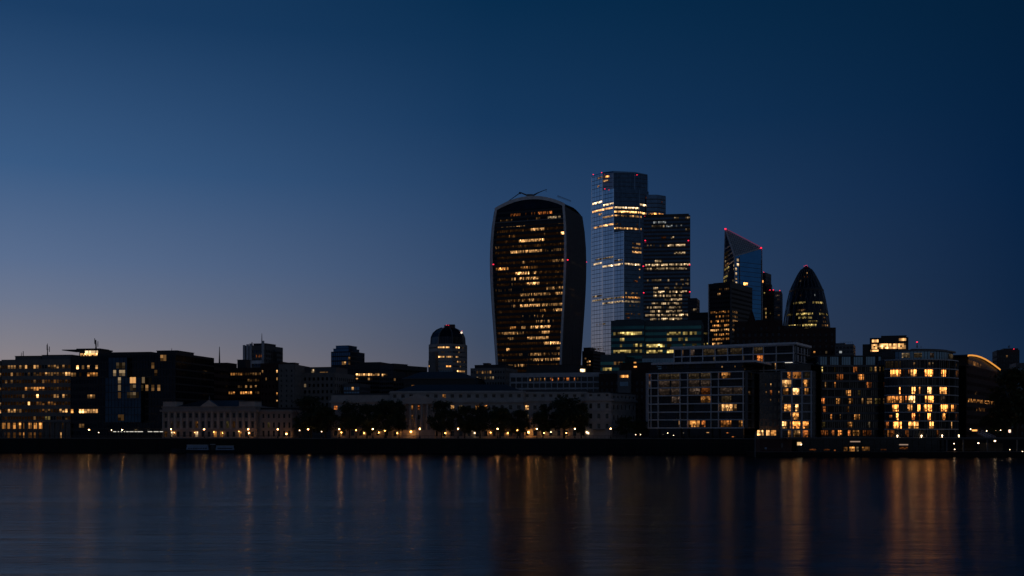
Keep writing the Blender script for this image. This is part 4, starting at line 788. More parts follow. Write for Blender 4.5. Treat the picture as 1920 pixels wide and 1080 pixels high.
for px, py, D, lb in ((640, 811, 519.2, 'small amber lantern on the far left wall of the custom house'), (683, 812, 517.6, 'small amber lantern on left custom house wing between two lamps'), (710, 811, 516.6, 'small amber lantern near right end of the left custom house wing'), (745, 812, 513.2, 'small amber lantern left of the portico base'), (835, 812, 511.2, 'small amber lantern right of the portico behind the broad tree'), (920, 811, 509, 'small amber lantern below the three bright upper windows'), (952, 812, 508.4, 'small amber lantern between two promenade lamps of the centre block'), (1020, 812, 510.6, 'small amber lantern behind the tree left of the biggest tree'), (1062, 812, 509.6, 'small amber lantern behind the biggest tree trunk')): walllamp(px, py, D, lb, r=.17)
for px, py, lb in ((327, 811, 'amber lantern in the first arch of the market hall'), (365, 811, 'amber lantern on the market hall left of its pediment'), (401, 810, 'amber lantern on the market hall right of its pediment'), (417, 812, 'dim amber lantern right of middle on the market hall'), (448, 809, 'amber lantern left of the market hall right turret')): walllamp(px, py, quay_y(X(px, 514))+14.2, lb, r=.11)
B = classical('market_hall', 'arcaded old stone market hall with pilasters and small central pediment', 306, 518, 480, 513, 40, 762, [(779, 2.0), (796, 3.0), (814, 2.3)], 15, roof='slate', wfr=.45, st='stone3', cornices=((770, 1.0, .8), (763, .4, .3), (805, .5, .3)))
sash(B, [(290, 790, 3, 'amber'), (560, 795, 2, 'green'), (620, 800, 1, 'amber'), (120, 880, 5, 'pale'), (293, 872, 5, 'pale'), (455, 862, 5, 'amber'), (525, 862, 4, 'amber'), (665, 855, 4, 'amber'), (40, 870, 2, 'amber'), (180, 790, 0, 'pink'), (90, 790, 0, 'pink')], ZB)
f = B.f; mb = MB()
for k in range(16): mb.fbox(f, max(0, k*B.bw-.35), min(f.L, k*B.bw+.35), .5, .85, Z(804, 515), Z(771, 515), M['stone'])
mb.build('pilaster', None, B.root)
mb = MB(); s, _ = f.at(393, 755); za = Z(762, 515); P = [f.pt(s-4.2, .9, za), f.pt(s+4.2, .9, za), f.pt(s, .9, za+2.9)]; Q = [f.pt(s-4.2, -2, za), f.pt(s+4.2, -2, za), f.pt(s, -2, za+2.9)]
mb.face(P, M['stone']); mb.face(Q[::-1], M['stone']); mb.face([P[0], Q[0], Q[2], P[2]], M['lead']); mb.face([P[1], P[2], Q[2], Q[1]], M['lead']); mb.face([P[0], P[1], Q[1], Q[0]], M['stone'])
mb.lathe(*f.pt(s, .2, 0)[:2], [(.3, za+2.6), (.5, za+3.2), (.2, za+4.2), (.05, za+5.2)], 8, M['lead']); mb.build('pediment', None, B.root)
for p0, p1 in ((306, 330), (449, 480)):
    s0, _ = f.at(p0, 757); s1, _ = f.at(p1, 757); mb = MB(); mb.fbox(f, max(.2, s0), min(f.L-.2, s1), -8, .6, B.z1+.82, Z(753, 515), M['stone']); mb.fbox(f, max(.2, s0)-.3, min(f.L-.2, s1)+.3, -8.3, .9, Z(753, 515), Z(751.8, 515), M['lead']); mb.build('corner_turret', None, B.root)
mb = MB(); z = B.z1+.9; P = [f.pt(6, -1, z), f.pt(f.L-6, -1, z), f.pt(f.L-6, -38, z), f.pt(6, -38, z), f.pt(12, -14, z+3), f.pt(f.L-12, -14, z+3), f.pt(f.L-12, -24, z+3), f.pt(12, -24, z+3)]; mb.hexa(P, M['slate']); mb.build('hipped_roof', None, B.root)
B.done()
B = classical('market_hall_wing', 'lower stone wing at right end of market hall lit by amber lamps', 480, 516, 548, 514, 30, 768, [(780, 1.8), (797, 2.4), (813, 2.6)], 7, wfr=.4, roof='slate', st='stone3', cornices=((772, .7, .6), (804, .4, .3)))
sash(B, [(925, 780, 2, 'green')], ZB); B.plant(.0, .95, 2, 24, 1.2, M['slate'], 'roof_ridge'); B.done()
walllamp(466.5, 812, 509, 'amber wall lantern at the right corner of the market hall', r=.30)
walllamp(537, 813.5, 509, 'bright amber lantern low beside the big left tree', r=.3)
# ================= behind custom house, right
B = office('fin_front_office', 'pale modern office with white vertical fins and orange lit windows', 957, 630, 1124, 620, 30, 699, zy(ZD, 410), 11.6, 3.3, .86, .72, .5, M['pale'], M['gl_black'])
B.lit(B.f, ZD, [(415, 530, 420, .5, 3), (540, 556, 412, 1, 5, 'amber'), (595, 622, 405, 1, 4, 'orange'), (655, 668, 403, 1, 5, 'orange'), (700, 712, 408, 1, 4, 'orange'), (732, 750, 408, 1, 5, 'orange'), (790, 803, 408, 1, 5, 'orange'), (815, 835, 415, .8, 1)], nb=60, wf=.8, hf=.45)
B.plant(.17, .77, 3, 20, 4.5, M['dark']); f = B.f
mb = MB(); s0, _ = f.at(1087, 694); s1, _ = f.at(1096, 694); mb.fbox(f, s0-.4, s1+.5, -6, -2.2, B.z1+.4, B.z1+3.6, M['dark']); mb.build('roof_hut', None, B.root)
mb = MB(); B.pane(mb, f, s0, s1, Z(697.2, 624), Z(692, 624), 7, 'pale', -2.1, 3, 2); mb.build('lit_window', None, B.root, fix=False); B.mast(990, 628, 690, 641, .22); B.mast(1073.5, 628, 690, 647, .2); B.done()
B = office('brick_office', 'dark brick office with one small glowing top window left of the flats', 1124, 612, 1218, 604, 40, 700, zy(ZD, 385), 13, 2.6, .4, .5, .25, M['brick'], M['gl_black'])
f = B.f; mb = MB(); s0, _ = f.at(1160, 700); s1, _ = f.at(1184, 700); mb.fbox(f, s0, s1, .3, 3, GZ, Z(695, 608), M['stone2']); mb.build('stair_bay', None, B.root)
mb = MB(); s0, _ = f.at(1164.5, 705); s1, _ = f.at(1180, 705); B.pane(mb, f, s0, s1, Z(708, 606), Z(703.5, 606), 6, 'amber', 3.06, 6, 1); mb.build('lit_window', None, B.root, fix=False)
mb = MB(); mb.fbox(f, s0, s1, 3.0, 3.1, Z(724, 606), Z(716, 606), M['gl_blue']); mb.build('stair_window', None, B.root)
B.plant(.35, .98, 6, 24, 6.0, M['brick']); mb = MB(); s0, _ = f.at(1184.5, 679); s1, _ = f.at(1190, 679)
B.pane(mb, f, s0, s1, Z(688, 607), Z(685.5, 607), 5, 'amber', -5.7, 2, 1); B.pane(mb, f, s0, s1-.3, Z(680, 607), Z(677.5, 607), 5, 'amber', -5.7, 2, 1); mb.build('lit_window', None, B.root, fix=False); B.mast(1163.5, 610, 690, 673, .25); B.done()
# ================= terraced flats
def flats_frame(B, fc, posts, slabs, m, depth=1.4, pw=.13, sh=.46, rail=True, n=1):
    for z in slabs: mb = MB(); mb.fbox(fc, fc.smin, fc.smin+fc.L, -.1, depth, z-sh/2, z+sh/2, m, n); mb.build('floor_slab', None, B.root)
    mb = MB()
    for s in posts: mb.fbox(fc, max(fc.smin, s-pw), min(fc.smin+fc.L, s+pw), .3, depth+.06, slabs[0], slabs[-1]+sh/2-.02, m)
    mb.build('frame_post', None, B.root)
    if rail:
        for z in slabs[:-1]: mb = MB(); mb.fbox(fc, fc.smin, fc.smin+fc.L, depth-.1, depth-.04, z+sh/2+.95, z+sh/2+1.05, M['grey'], n); mb.build('balcony_rail', None, B.root)
def curtains(B, fc, slabs, posts, frac, seed):
    rnd = random.Random(seed); n = 0; mb2 = MB()
    for za, zb in zip(slabs, slabs[1:]):
        for a, b2 in zip(posts, posts[1:]):
            full = rnd.random() < frac; m = M['curtain'] if rnd.random() < .6 else M['curtain2']; s = a+.3
            while s < b2-.7:
                wd = min(1.15, b2-.3-s)
                mb2.fbox(fc, s-.04, s+.04, .02, .12, za+.3, zb-.3, M['dark'])
                if full and rnd.random() < .8 or rnd.random() < .1:
                    for k in range(4): mb2.fbox(fc, s+wd*k/4+.03, s+wd*(k+1)/4-.04, .03, .06+.03*(k % 2), za+.3, zb-.3, m)
                s += wd
    mb2.build('curtained_glazing', None, B.root)
# lower front volume
f = flat(1216.5, 500, 1395.5, 481); D = 490
B = Bld('terraced_flats', 'long pale framed apartment block with balcony slabs and mostly dark windows', f, 30, Z(692, D), cat='apartment building'); B.core(M['gl_night'])
def zat(px, py):
    s, z = f.at(px, py); return z
sl = [zat(1395, zy(ZE, y)) for y in (820, 750, 683, 612, 540, 472, 405, 345)]
posts = [f.at(zx(ZE, x), 740)[0] for x in (78, 100, 160, 345, 408, 605, 668, 878)]; posts[0] = 0.2; posts[-1] = f.L-.2
B.zc = [(a+b2)/2 for a, b2 in zip(sl, sl[1:])]; B.fh = sl[1]-sl[0]; B.hf = .78; B.nb = 60; B.wf = .9
B.z1 = sl[-1]
flats_frame(B, f, posts, sl, M['white']); flats_frame(B, B.l, [.3, B.l.L*.5, B.l.L-.3], sl, M['pale'])
curtains(B, f, sl, posts, .5, 3)
rs = B.r; flats_frame(B, rs, [.3, rs.L*.35, rs.L*.7, rs.L-.3], sl, M['grey']); curtains(B, rs, sl, [0, rs.L*.35, rs.L*.7, rs.L], .3, 4)
for x0, x1, y, lv, hu in ((690, 762, 372, 4, 'amber'), (515, 598, 580, 3, 'amber'), (415, 505, 520, 2, 'pink'), (515, 600, 512, 2, 'orange'), (684, 782, 643, 5, 'amber'), (790, 815, 643, 3, 'amber'), (415, 505, 780, 5, 'amber'), (522, 552, 778, 4, 'orange'), (684, 770, 776, 4, 'amber'), (835, 876, 773, 4, 'amber'), (328, 340, 775, 4, 'warm'), (262, 340, 580, 2, 'pink'), (165, 250, 440, 1, 'pink'), (265, 340, 440, 1, 'pink'), (415, 500, 450, 1, 'pink'), (515, 600, 448, 1, 'pink'), (678, 780, 510, 1, 'pink'), (790, 865, 515, 1, 'pink'), (80, 96, 400, 2, 'orange'), (80, 96, 470, 2, 'pink'), (262, 340, 512, 1, 'pink'), (690, 770, 570, 1, 'pale'), (165, 250, 515, 1, 'pink'), (415, 500, 380, 1, 'pale'), (165, 250, 395, 1, 'pale'), (260, 340, 395, 1, 'pale'), (515, 600, 385, 1, 'pale')): B.room(f, ZE, x0, x1, y, lv, hu, d=.14)  # lowest levels: curtained panes brightened by a faint emission of their own
B.room(rs, ZE, 935, 955, 372, 2, 'green', d=.14); B.room(rs, ZE, 912, 930, 505, 2, 'warm', .5, d=.14)
# set-back top floor and its roof slab
mb = MB(); zt = sl[-1]+.25; z2 = zat(1395, zy(ZE, 268)); mb.fbox(f, f.L*.12, f.L*.98, -24, -2, zt, z2, M['gl_night']); mb.build('top_storey', None, B.root)
mb = MB(); mb.fbox(f, f.L*.03, f.L*1.12, -26, .6, z2, z2+.85, M['white']); mb.build('roof_slab', None, B.root)
mb = MB()
for s in np.linspace(.14, .97, 22): mb.fbox(f, f.L*s-.05, f.L*s+.05, -2, -1.85, zt, z2, M['grey'])
for s in (.18, .26, .3, .42, .55, .63): mb.fbox(f, f.L*s, f.L*s+2.6, -1.97, -1.9, zt+.1, z2-.1, M['curtain'])
mb.build('top_glazing_bar', None, B.root)
fc = Flat(f.pt(0, -1.84, 0)[:2], f.pt(f.L, -1.84, 0)[:2]); B.zc = [(zt+z2)/2]; B.fh = z2-zt; B.hf = .8
for x0, x1, lv in ((688, 698, 4), (798, 806, 3), (862, 872, 2)): B.room(fc, ZE, x0, x1, 315, lv, 'warm', .7, .3)
for s in posts[2:]: mb = MB(); mb.fbox(f, s-.3, min(f.L, s+.3), -.05, 1.2, GZ, sl[0]-.22, M['dark']); mb.build('undercroft_column', None, B.root)
for x, y, r_ in ((580, 860, .3), (745, 862, .2), (790, 895, .22)):
    s, z = f.at(zx(ZE, x), zy(ZE, y)); mb = MB(); mb.fbox(f, s-r_*1.6, s+r_*1.6, 1.25, 1.5, z-.12, z+.12, em('orange' if x != 580 else 'warm', 5)); mb.build('ceiling_lamp', None, B.root)
B.done()
# upper rear volume
f = flat(1264, 524, 1490, 497); B = Bld('penthouse_flats', 'upper set-back apartment storeys with long pale roof slab over terraced flats', f, 22, 0, cat='apartment building')
zr = [f.at(1489, zy(ZE, y))[1] for y in (330, 262, 190, 122)]; B.z1 = zr[-1]; B.core(M['gl_night'])
zz = list(zr); k = zz[1]-zz[0]
while zz[0] > GZ+4: zz.insert(0, zz[0]-k)
posts = [f.at(zx(ZE, x), 655)[0] for x in (430, 535, 640, 745, 872, 960, 1048, 1155, 1295)]; posts = [.3, posts[0]*.5]+posts[:-1]+[f.L-.3]
flats_frame(B, f, posts, zz, M['white'], 1.2); curtains(B, f, zz[-4:], posts, .35, 9); flats_frame(B, B.r, [.3, B.r.L*.5, B.r.L-.3], zz, M['grey'], 1.0)
mb = MB(); mb.fbox(f, -1, f.L+1.2, -24, 2.2, zr[-1]+.22, zr[-1]+1.15, M['white']); mb.build('roof_slab', None, B.root)
B.zc = [(a+b2)/2 for a, b2 in zip(zz, zz[1:])]; B.fh = k; B.hf = .75
for x0, x1, y, lv, hu in ((990, 1042, 234, 5, 'amber'), (1140, 1155, 296, 4, 'warm'), (430, 460, 190, 2, 'pink'), (620, 630, 245, 3, 'pale'), (870, 878, 240, 3, 'pale'), (540, 640, 185, 1, 'pale'), (350, 365, 185, 3, 'warm'), (655, 740, 185, 1, 'pale'), (765, 860, 180, 1, 'pale'), (960, 1040, 175, 1, 'pale')): B.room(f, ZE, x0, x1, y, lv, hu, d=.14)  # faintest rooms are again curtained panes with emission added for brightness
s, z = f.at(zx(ZE, 1228), zy(ZE, 268)); s2, _ = f.at(zx(ZE, 1290), 680); mb = MB(); mb.fbox(f, s, s2, .6, .9, z-.25, z+.25, M['strip']); mb.build('soffit_light', None, B.root); B.done()
# recessed link block
f = flat(1424, 489, 1466, 487); B = Bld('link_flats', 'narrow recessed stone coloured flats between terraced block and lit corner block', f, 18, 0, cat='apartment building'); B.z1 = f.at(1450, 700)[1]; B.core(M['gl_night'])
B.cells(zy(ZE, 523), 14.55); B.dress(f, 5, .55, .62, .4, M['stone2']); B.room(f, ZE, 1098, 1117, 523, 5, 'amber'); 
for x0, x1, y, lv in ((1060, 1070, 522, 3), (1100, 1108, 462, 4), (1098, 1106, 590, 2), (1160, 1175, 528, 3), (1160, 1172, 585, 1), (1055, 1065, 460, 1)): B.room(f, ZE, x0, x1, y, lv, 'warm', .8, .2)
f2 = flat(1416, 486, 1466, 484.5); mb = MB(); mb.fbox(f2, 0, f2.L, -1.5, 0, GZ, GZ+3.1, M['stone2']); mb.build('ground_storey', None, B.root)
for x0, x1, lv in ((990, 1015, 6), (1028, 1042, 6), (1066, 1092, 6), (1104, 1147, 5)):
    s, z = f2.at(zx(ZE, x0), zy(ZE, 862)); s2, _ = f2.at(zx(ZE, x1), 811); mb = MB(); B.pane(mb, f2, s, s2, z-1.1, z+1.1, lv, 'warm' if x0 < 1100 else 'amber', .05, 3, 3, .3); mb.build('lit_window', None, B.root, fix=False)
B.done()
# lit corner block
f = flat(1464, 481, 1523, 477); B = Bld('corner_flats', 'slim framed corner apartment block with golden windows left of curved wing', f, 26, 0, cat='apartment building'); D = 479
sl = [Z(zy(ZF, y), D) for y in (905, 835, 757, 685, 615, 545, 482, 408, 345)]; B.z1 = sl[-1]; B.core(M['gl_night'])
posts = [.3, f.L*.36, f.L*.68, f.L-.3]; flats_frame(B, f, posts, sl, M['pale'], .9, .35); curtains(B, f, sl, posts, .25, 12)
fs = B.r; flats_frame(B, fs, [.3, fs.L*.4, fs.L-.3], sl, M['stone2'], .9, .35); curtains(B, fs, sl, [0, fs.L*.4, fs.L], .3, 14)
B.zc = [(a+b2)/2 for a, b2 in zip(sl, sl[1:])]; B.fh = sl[2]-sl[1]; B.hf = .74
for x0, x1, y, lv, hu in ((1245, 1368, 378, 4, 'amber'), (1390, 1430, 378, 0, 'pale'), (1192, 1280, 450, 5, 'warm'), (1377, 1418, 442, 5, 'amber'), (1210, 1250, 518, 4, 'amber'), (1284, 1342, 516, 6, 'warm'), (1390, 1420, 520, 4, 'amber'), (1218, 1282, 650, 5, 'amber'), (1312, 1336, 650, 6, 'warm'), (1270, 1338, 722, 5, 'amber'), (1192, 1240, 792, 6, 'warm'), (1266, 1350, 792, 6, 'amber'), (1368, 1422, 792, 6, 'amber'), (1250, 1280, 868, 4, 'amber'), (1298, 1350, 870, 4, 'amber'), (1366, 1425, 872, 4, 'amber'), (1190, 1205, 590, 1, 'pale')): B.room(f, ZE, x0, x1, y, lv, hu, d=.14)
mb = MB(); mb.fbox(f, f.L*.15, f.L*.95, -18, -1.5, sl[-1]+.25, sl[-1]+3.0, M['gl_night']); mb.fbox(f, f.L*.1, f.L*1.0, -19, -.8, sl[-1]+3.0, sl[-1]+3.35, M['grey']); mb.build('top_storey', None, B.root)
B.done()
# concave curved wing: a slice of a circle whose centre lies on the river side
xl, xr = X(1534, 488), X(1660, 480); hc = (xr-xl)/2; rad = 62.0; ang = math.asin(hc/rad); cxx = (xl+xr)/2; cyc = 482-rad*math.cos(ang)+1.5
class Conc(Fac):
    L = 2*ang*rad
    def pt(s, t, d, z):
        a = -ang+2*ang*t/s.L; r = rad-d; return (cxx+r*math.sin(a), cyc+r*math.cos(a), z)
f = Conc(); B = Bld('curved_flats', 'concave curved apartment wing with scattered small lit windows', f, 0, 0, cat='apartment building'); D = 488
sl = [Z(zy(ZF, y), D) for y in (900, 828, 760, 697, 630, 562, 494, 428, 362, 300)]; B.z1 = sl[-1]
pts = [f.pt(f.L*k/16, 0, 0)[:2] for k in range(17)]; B.poly = pts+[(xr, 510), (xl, 512)]; B.core(M['gl_night'])
for z in sl: mb = MB(); mb.fbox(f, 0, f.L, -.1, .9, z-.5, z+.35, M['grey'], 12); mb.build('floor_slab', None, B.root)
mb = MB()
for k in range(33): 
    s = min(f.L-.2, max(.1, f.L*k/32)); mb.fbox(f, s-.07, s+.07, -.05, .35, GZ, sl[-1]-.5, M['dark'])
mb.build('mullions', None, B.root); curtains(B, f, sl, [f.L*k/8 for k in range(9)], .4, 21)
B.zc = [(a+b2)/2 for a, b2 in zip(sl, sl[1:])]; B.fh = sl[2]-sl[1]; B.hf = .68
for x0, x1, y, lv, hu in ((176, 190, 333, 5, 'green'), (288, 297, 335, 2, 'green'), (450, 487, 327, 4, 'amber'), (590, 608, 322, 2, 'green'), (628, 645, 320, 4, 'amber'), (306, 362, 394, 4, 'amber'), (490, 538, 390, 5, 'amber'), (207, 220, 453, 4, 'warm'), (290, 299, 455, 4, 'amber'), (560, 602, 457, 4, 'amber'), (388, 428, 528, 5, 'amber'), (490, 508, 520, 2, 'green'), (178, 210, 596, 5, 'amber'), (298, 336, 596, 4, 'amber'), (408, 443, 592, 4, 'amber'), (522, 532, 590, 4, 'warm'), (562, 605, 590, 4, 'warm'), (632, 658, 592, 2, 'green'), (190, 215, 664, 4, 'amber'), (392, 412, 645, 2, 'amber'), (256, 270, 728, 5, 'amber'), (458, 503, 726, 5, 'amber'), (335, 343, 715, 2, 'warm'), (402, 445, 788, 4, 'amber'), (185, 212, 762, 1, 'green'), (575, 590, 795, 3, 'pale'), (168, 240, 868, 3, 'orange'), (265, 290, 866, 4, 'orange'), (315, 355, 866, 5, 'amber'), (405, 425, 866, 5, 'amber'), (440, 505, 864, 4, 'amber'), (530, 600, 870, 2, 'orange')): B.room(f, ZF, x0, x1, y, lv, hu, d=.14, cell=.4)
f3 = Conc(); mb = MB(); zt = sl[-1]+.37; z3 = Z(zy(ZF, 222), D)
mb.fbox(f, .5, f.L-.5, -14, -2.0, zt, z3, M['gl_blue'], 10); mb.fbox(f, .2, f.L-.2, -15, -1.2, z3, z3+.5, M['dark'], 10); mb.build('top_storey', None, B.root)
mb = MB()
for k in range(26): 
    s = .6+(f.L-1.4)*k/25; mb.fbox(f, s, s+.1, -2.0, -1.88, zt, z3, M['dark'])
    if k % 5 == 3: mb.fbox(f, s, s+1.4, -2.0, -1.9, zt, z3, M['black'])
mb.build('top_glazing_bar', None, B.root); B.done()
# convex round end
cR = 20.8; xL = X(1657, 476); ccx, ccy = xL+cR*math.sin(R(40)), 476-2+cR*math.cos(R(40))
f = Arc(ccx, ccy, cR, R(-40), R(78)); B = Bld('rounded_flats', 'rounded glass apartment block glowing with large golden windows', f, 0, 0, cat='apartment building'); D = 474
sl = [Z(zy(ZF, y), D) for y in (903, 832, 763, 690, 618, 545, 470, 398, 325, 250)]; B.z1 = sl[-1]
B.poly = [f.pt(f.L*k/24, 0, 0)[:2] for k in range(25)]+[(ccx+12, ccy+8), (xL, ccy+8)]; B.core(M['gl_night'])
for z in sl: mb = MB(); mb.fbox(f, 0, f.L, -.1, .8, z-.2, z+.2, M['pale'], 24); mb.build('floor_slab', None, B.root)
mb = MB()
for k in range(40):
    s = f.L*k/39; big = k % 5 == 0; w_ = .16 if big else .05; mb.fbox(f, max(0, s-w_), min(f.L, s+w_), -.05, .7 if big else .25, GZ, sl[-1]-.2, M['grey'] if big else M['dark'])
mb.build('mullions', None, B.root); curtains(B, f, sl, [f.L*k/8 for k in range(9)], .2, 31)
for z in sl[1:]: mb = MB(); mb.fbox(f, 0, f.L, .72, .76, z+1.05, z+1.11, M['dark'], 24); mb.build('balcony_rail', None, B.root)
B.zc = [(a+b2)/2 for a, b2 in zip(sl, sl[1:])]; B.fh = sl[2]-sl[1]; B.hf = .80
for x0, x1, y, lv, hu in ((765, 850, 362, 7, 'gold'), (870, 882, 362, 2, 'orange'), (914, 922, 362, 3, 'orange'), (935, 982, 362, 7, 'amber'), (1053, 1120, 362, 7, 'gold'), (1190, 1230, 362, 7, 'amber'), (1308, 1322, 375, 5, 'gold'), (1349, 1362, 378, 5, 'gold'), (832, 846, 508, 7, 'gold'), (944, 972, 508, 7, 'amber'), (1002, 1013, 510, 5, 'gold'), (1066, 1112, 508, 7, 'amber'), (1174, 1233, 508, 7, 'gold'), (735, 856, 580, 5, 'gold'), (856, 875, 585, 3, 'gold'), (890, 899, 580, 5, 'orange'), (911, 968, 579, 7, 'amber'), (1056, 1124, 579, 7, 'gold'), (1182, 1224, 580, 1, 'pink'), (780, 836, 655, 7, 'gold'), (908, 946, 655, 5, 'gold'), (992, 1013, 656, 7, 'gold'), (1043, 1112, 655, 7, 'gold'), (1185, 1242, 655, 7, 'gold'), (1274, 1296, 657, 7, 'amber'), (1304, 1316, 657, 5, 'gold'), (1358, 1366, 662, 5, 'orange'), (756, 777, 724, 4, 'orange'), (813, 833, 724, 7, 'gold'), (946, 969, 722, 7, 'amber'), (1000, 1010, 722, 4, 'orange'), (1074, 1100, 722, 7, 'amber'), (1200, 1223, 722, 7, 'gold'), (1310, 1320, 735, 4, 'orange'), (728, 750, 793, 4, 'orange'), (788, 857, 795, 7, 'gold'), (916, 998, 795, 7, 'gold'), (1087, 1124, 797, 7, 'amber'), (1272, 1280, 800, 5, 'warm'), (738, 752, 865, 4, 'gold'), (765, 795, 868, 3, 'orange'), (888, 916, 870, 3, 'orange'), (955, 970, 292, 3, 'warm'), (1085, 1096, 294, 4, 'warm'), (1115, 1124, 288, 4, 'pale'), (1240, 1260, 292, 0, 'pale'), (1310, 1318, 298, 3, 'warm'), (1150, 1175, 865, 2, 'orange'), (720, 790, 290, 0, 'pale'), (800, 850, 290, 0, 'pale')):
    B.room(f, ZF, x0, x1, y, lv, hu, *(( .75, .35) if y in (292, 294, 288, 298, 724 if x0 in (756,) else -1) and lv > 1 else (1, 0)), d=.12, cell=.42)
f3 = Arc(ccx, ccy, cR-1.6, R(-30), R(70)); zt = sl[-1]+.22; z3 = Z(zy(ZF, 178), D)
mb = MB(); mb.fbox(f3, 0, f3.L, -12, 0, zt, z3, M['gl_blue'], 20); ts = mb.build('top_storey', None, B.root)
mb = MB(); mb.fbox(f3, -1.2, f3.L+1, -14, 1.3, z3, z3+.55, M['grey'], 20); mb.fbox(f3, f3.L*.2, f3.L*.92, -12, -1.5, z3+.57, Z(zy(ZF, 155), D), M['dark'], 16); mb.build('roof_slab', None, B.root)
mb = MB()
for k in range(24): mb.fbox(f3, f3.L*k/23.1, f3.L*k/23.1+.1, 0, .12, zt, z3, M['dark'])
mb.build('top_glazing_bar', None, B.root)
B.zc = [(zt+z3)/2]; B.fh = z3-zt; B.hf = .6
for x0, x1, lv, hu in ((860, 925, 4, 'pale'), (962, 1028, 1, 'pale'), (1098, 1128, 2, 'pink'), (1254, 1292, 2, 'pale'), (725, 776, 2, 'white')): B.room(f3, ZF, x0, x1, 212, lv, hu, d=.14)
B.mast(1719.5, 488, 652, 643, .18); B.beacon(1719.5, 641.5, 488, .4); B.mast(1727, 488, 652, 648.5, .1)
for x, y in ((825, 886), (1017, 886), (1182, 884), (1338, 884)):
    px, py = zx(ZF, x), zy(ZF, y); s, z = f.at(px, py); p = f.pt(s, 1.2, z); mb = MB(); mb.lathe(p[0], p[1], [(.08, GZ), (.08, z-.25), (.25, z-.15), (.25, z+.15), (.08, z+.25)], 8, M['whitelamp']); mb.build('entrance_lamp', None, B.root)
B.done()
# curved-roof offices at right
f = flat(1811, 500, 1873, 566); B = Bld('arched_roof_office', 'dark office receding at right under a glowing orange curved roof edge', f, 22, Z(700, 566)); B.core(M['gl_black'])
B.cells(zy(ZF, 595), 15.2, 520, zmax=Z(665, 500)); zc = [z for z in B.zc if z < B.z1]; B.zc = zc
B.dress(f, 26, .6, .42, .25, M['brick'], zt=B.z1)
mb = MB(); n = 20; EC = [(1340, 207), (1380, 201), (1420, 200), (1460, 205), (1500, 217), (1540, 235), (1580, 260), (1620, 288), (1665, 322)]
edge = []
for x, y in EC:
    s, z = f.at(max(1811.05, zx(ZF, x)), zy(ZF, y)); edge.append((s if x > 1400 else s-(1400-x)/4.5*.232*.8, z))
for (s0, z0_), (s1, z1_) in zip(edge, edge[1:]):
    P = [f.pt(s0, .1, B.z1-3), f.pt(s1, .1, B.z1-3), f.pt(s1, -16, B.z1-3), f.pt(s0, -16, B.z1-3), f.pt(s0, .1, z0_-.5), f.pt(s1, .1, z1_-.5), f.pt(s1, -16, z1_-.5), f.pt(s0, -16, z0_-.5)]
    if s0 >= -.01: mb.hexa(P, M['dark'])
mb.build('gable_wall', None, B.root)
mb = MB(); mb2 = MB()
for (s0, z0_), (s1, z1_) in zip(edge, edge[1:]):
    P = [f.pt(s0, 1.2, z0_-.45), f.pt(s1, 1.2, z1_-.45), f.pt(s1, -16, z1_-.45), f.pt(s0, -16, z0_-.45)]; mb.hexa(P+[(x, y, z+.4) for x, y, z in P], M['dark'])
    P = [f.pt(s0, 1.5, z0_-.75), f.pt(s1, 1.5, z1_-.75), f.pt(s1, 1.22, z1_-.75), f.pt(s0, 1.22, z0_-.75)]; mb2.hexa(P+[(x, y, z+.62) for x, y, z in P], M['arc'])
rr_ = mb.build('curved_roof', None, B.root); mb2.build('orange_light_strip', None, rr_)
B.lit(f, ZF, [(1412, 1640, 598, .97, 5, 'amber'), (1480, 1560, 680, .8, 4, 'amber'), (1475, 1490, 518, 1, 3)])
mb = MB()
for k in range(18):
    a = f.at(1814+k*2.0, 677+k*.7); lv = random.choice((1, 2, 3, 3, 4)) if k < 13 else 1
    mb = MB(); B.pane(mb, f, a[0], a[0]+.7, a[1]-1.0+.0*k, a[1]+.8, lv, 'amber', .16, 1, 2); mb.build('lit_window', None, B.root, fix=False)
B.plant(.45, .75, 6, 14, 6); B.done()
# far right
B = office('far_tower', 'dark far tower with rounded shoulders and red light at right edge', 1870, 900, 1911, 896, 24, 656, 700, 8, 2, .6, .5, .2, M['dark'], M['gl_black'])
B.plant(.3, .97, 2, 18, 1.2); B.beacon(1901, 654.5, 894, .5); B.lit(B.f, ZF, [(1730, 1750, 180, 1, 3)]); B.mast(1891, 900, 652, 648, .3, 1); B.done()
B = office('far_office', 'bright lit office storeys behind the dark tree at right edge', 1868, 720, 1906, 716, 20, 692, zy(ZF, 343), 38/4.5, 2, .9, .6, .15, M['dark'], M['gl_black'])
B.lit(B.f, ZF, [(1665, 1720, 345, .95, 5, 'pale'), (1755, 1828, 343, .95, 5, 'pale'), (1732, 1805, 381, .95, 6, 'pale'), (1680, 1722, 385, .95, 3, 'pink'), (1680, 1722, 410, .95, 3, 'pink'), (1732, 1755, 422, 1, 6, 'warm')]); B.done()
B = office('far_office', 'grey office cut by the right edge with one window row lit', 1906, 735, 1980, 730, 20, 680, zy(ZF, 365), 9, 2, .85, .5, .2, M['grey'], M['gl_dark'])
B.lit(B.f, ZF, [(1868, 1900, 365, .9, 4, 'pale')]); B.done()
B = office('brick_terrace', 'low dark brick building behind the right tree with one amber window', 1846, 560, 1960, 556, 16, 745, zy(ZF, 618), 14, 2.4, .5, .55, .2, M['brick'], M['gl_black'])
B.lit(B.f, ZF, [(1688, 1712, 618, 1, 5, 'amber')]); B.done()
for nm, lb, a in (('roof_line_block', 'plain dark block filling the skyline left of bullet tower base', (1392, 720, 1470, 716, 30, 628)),): pass
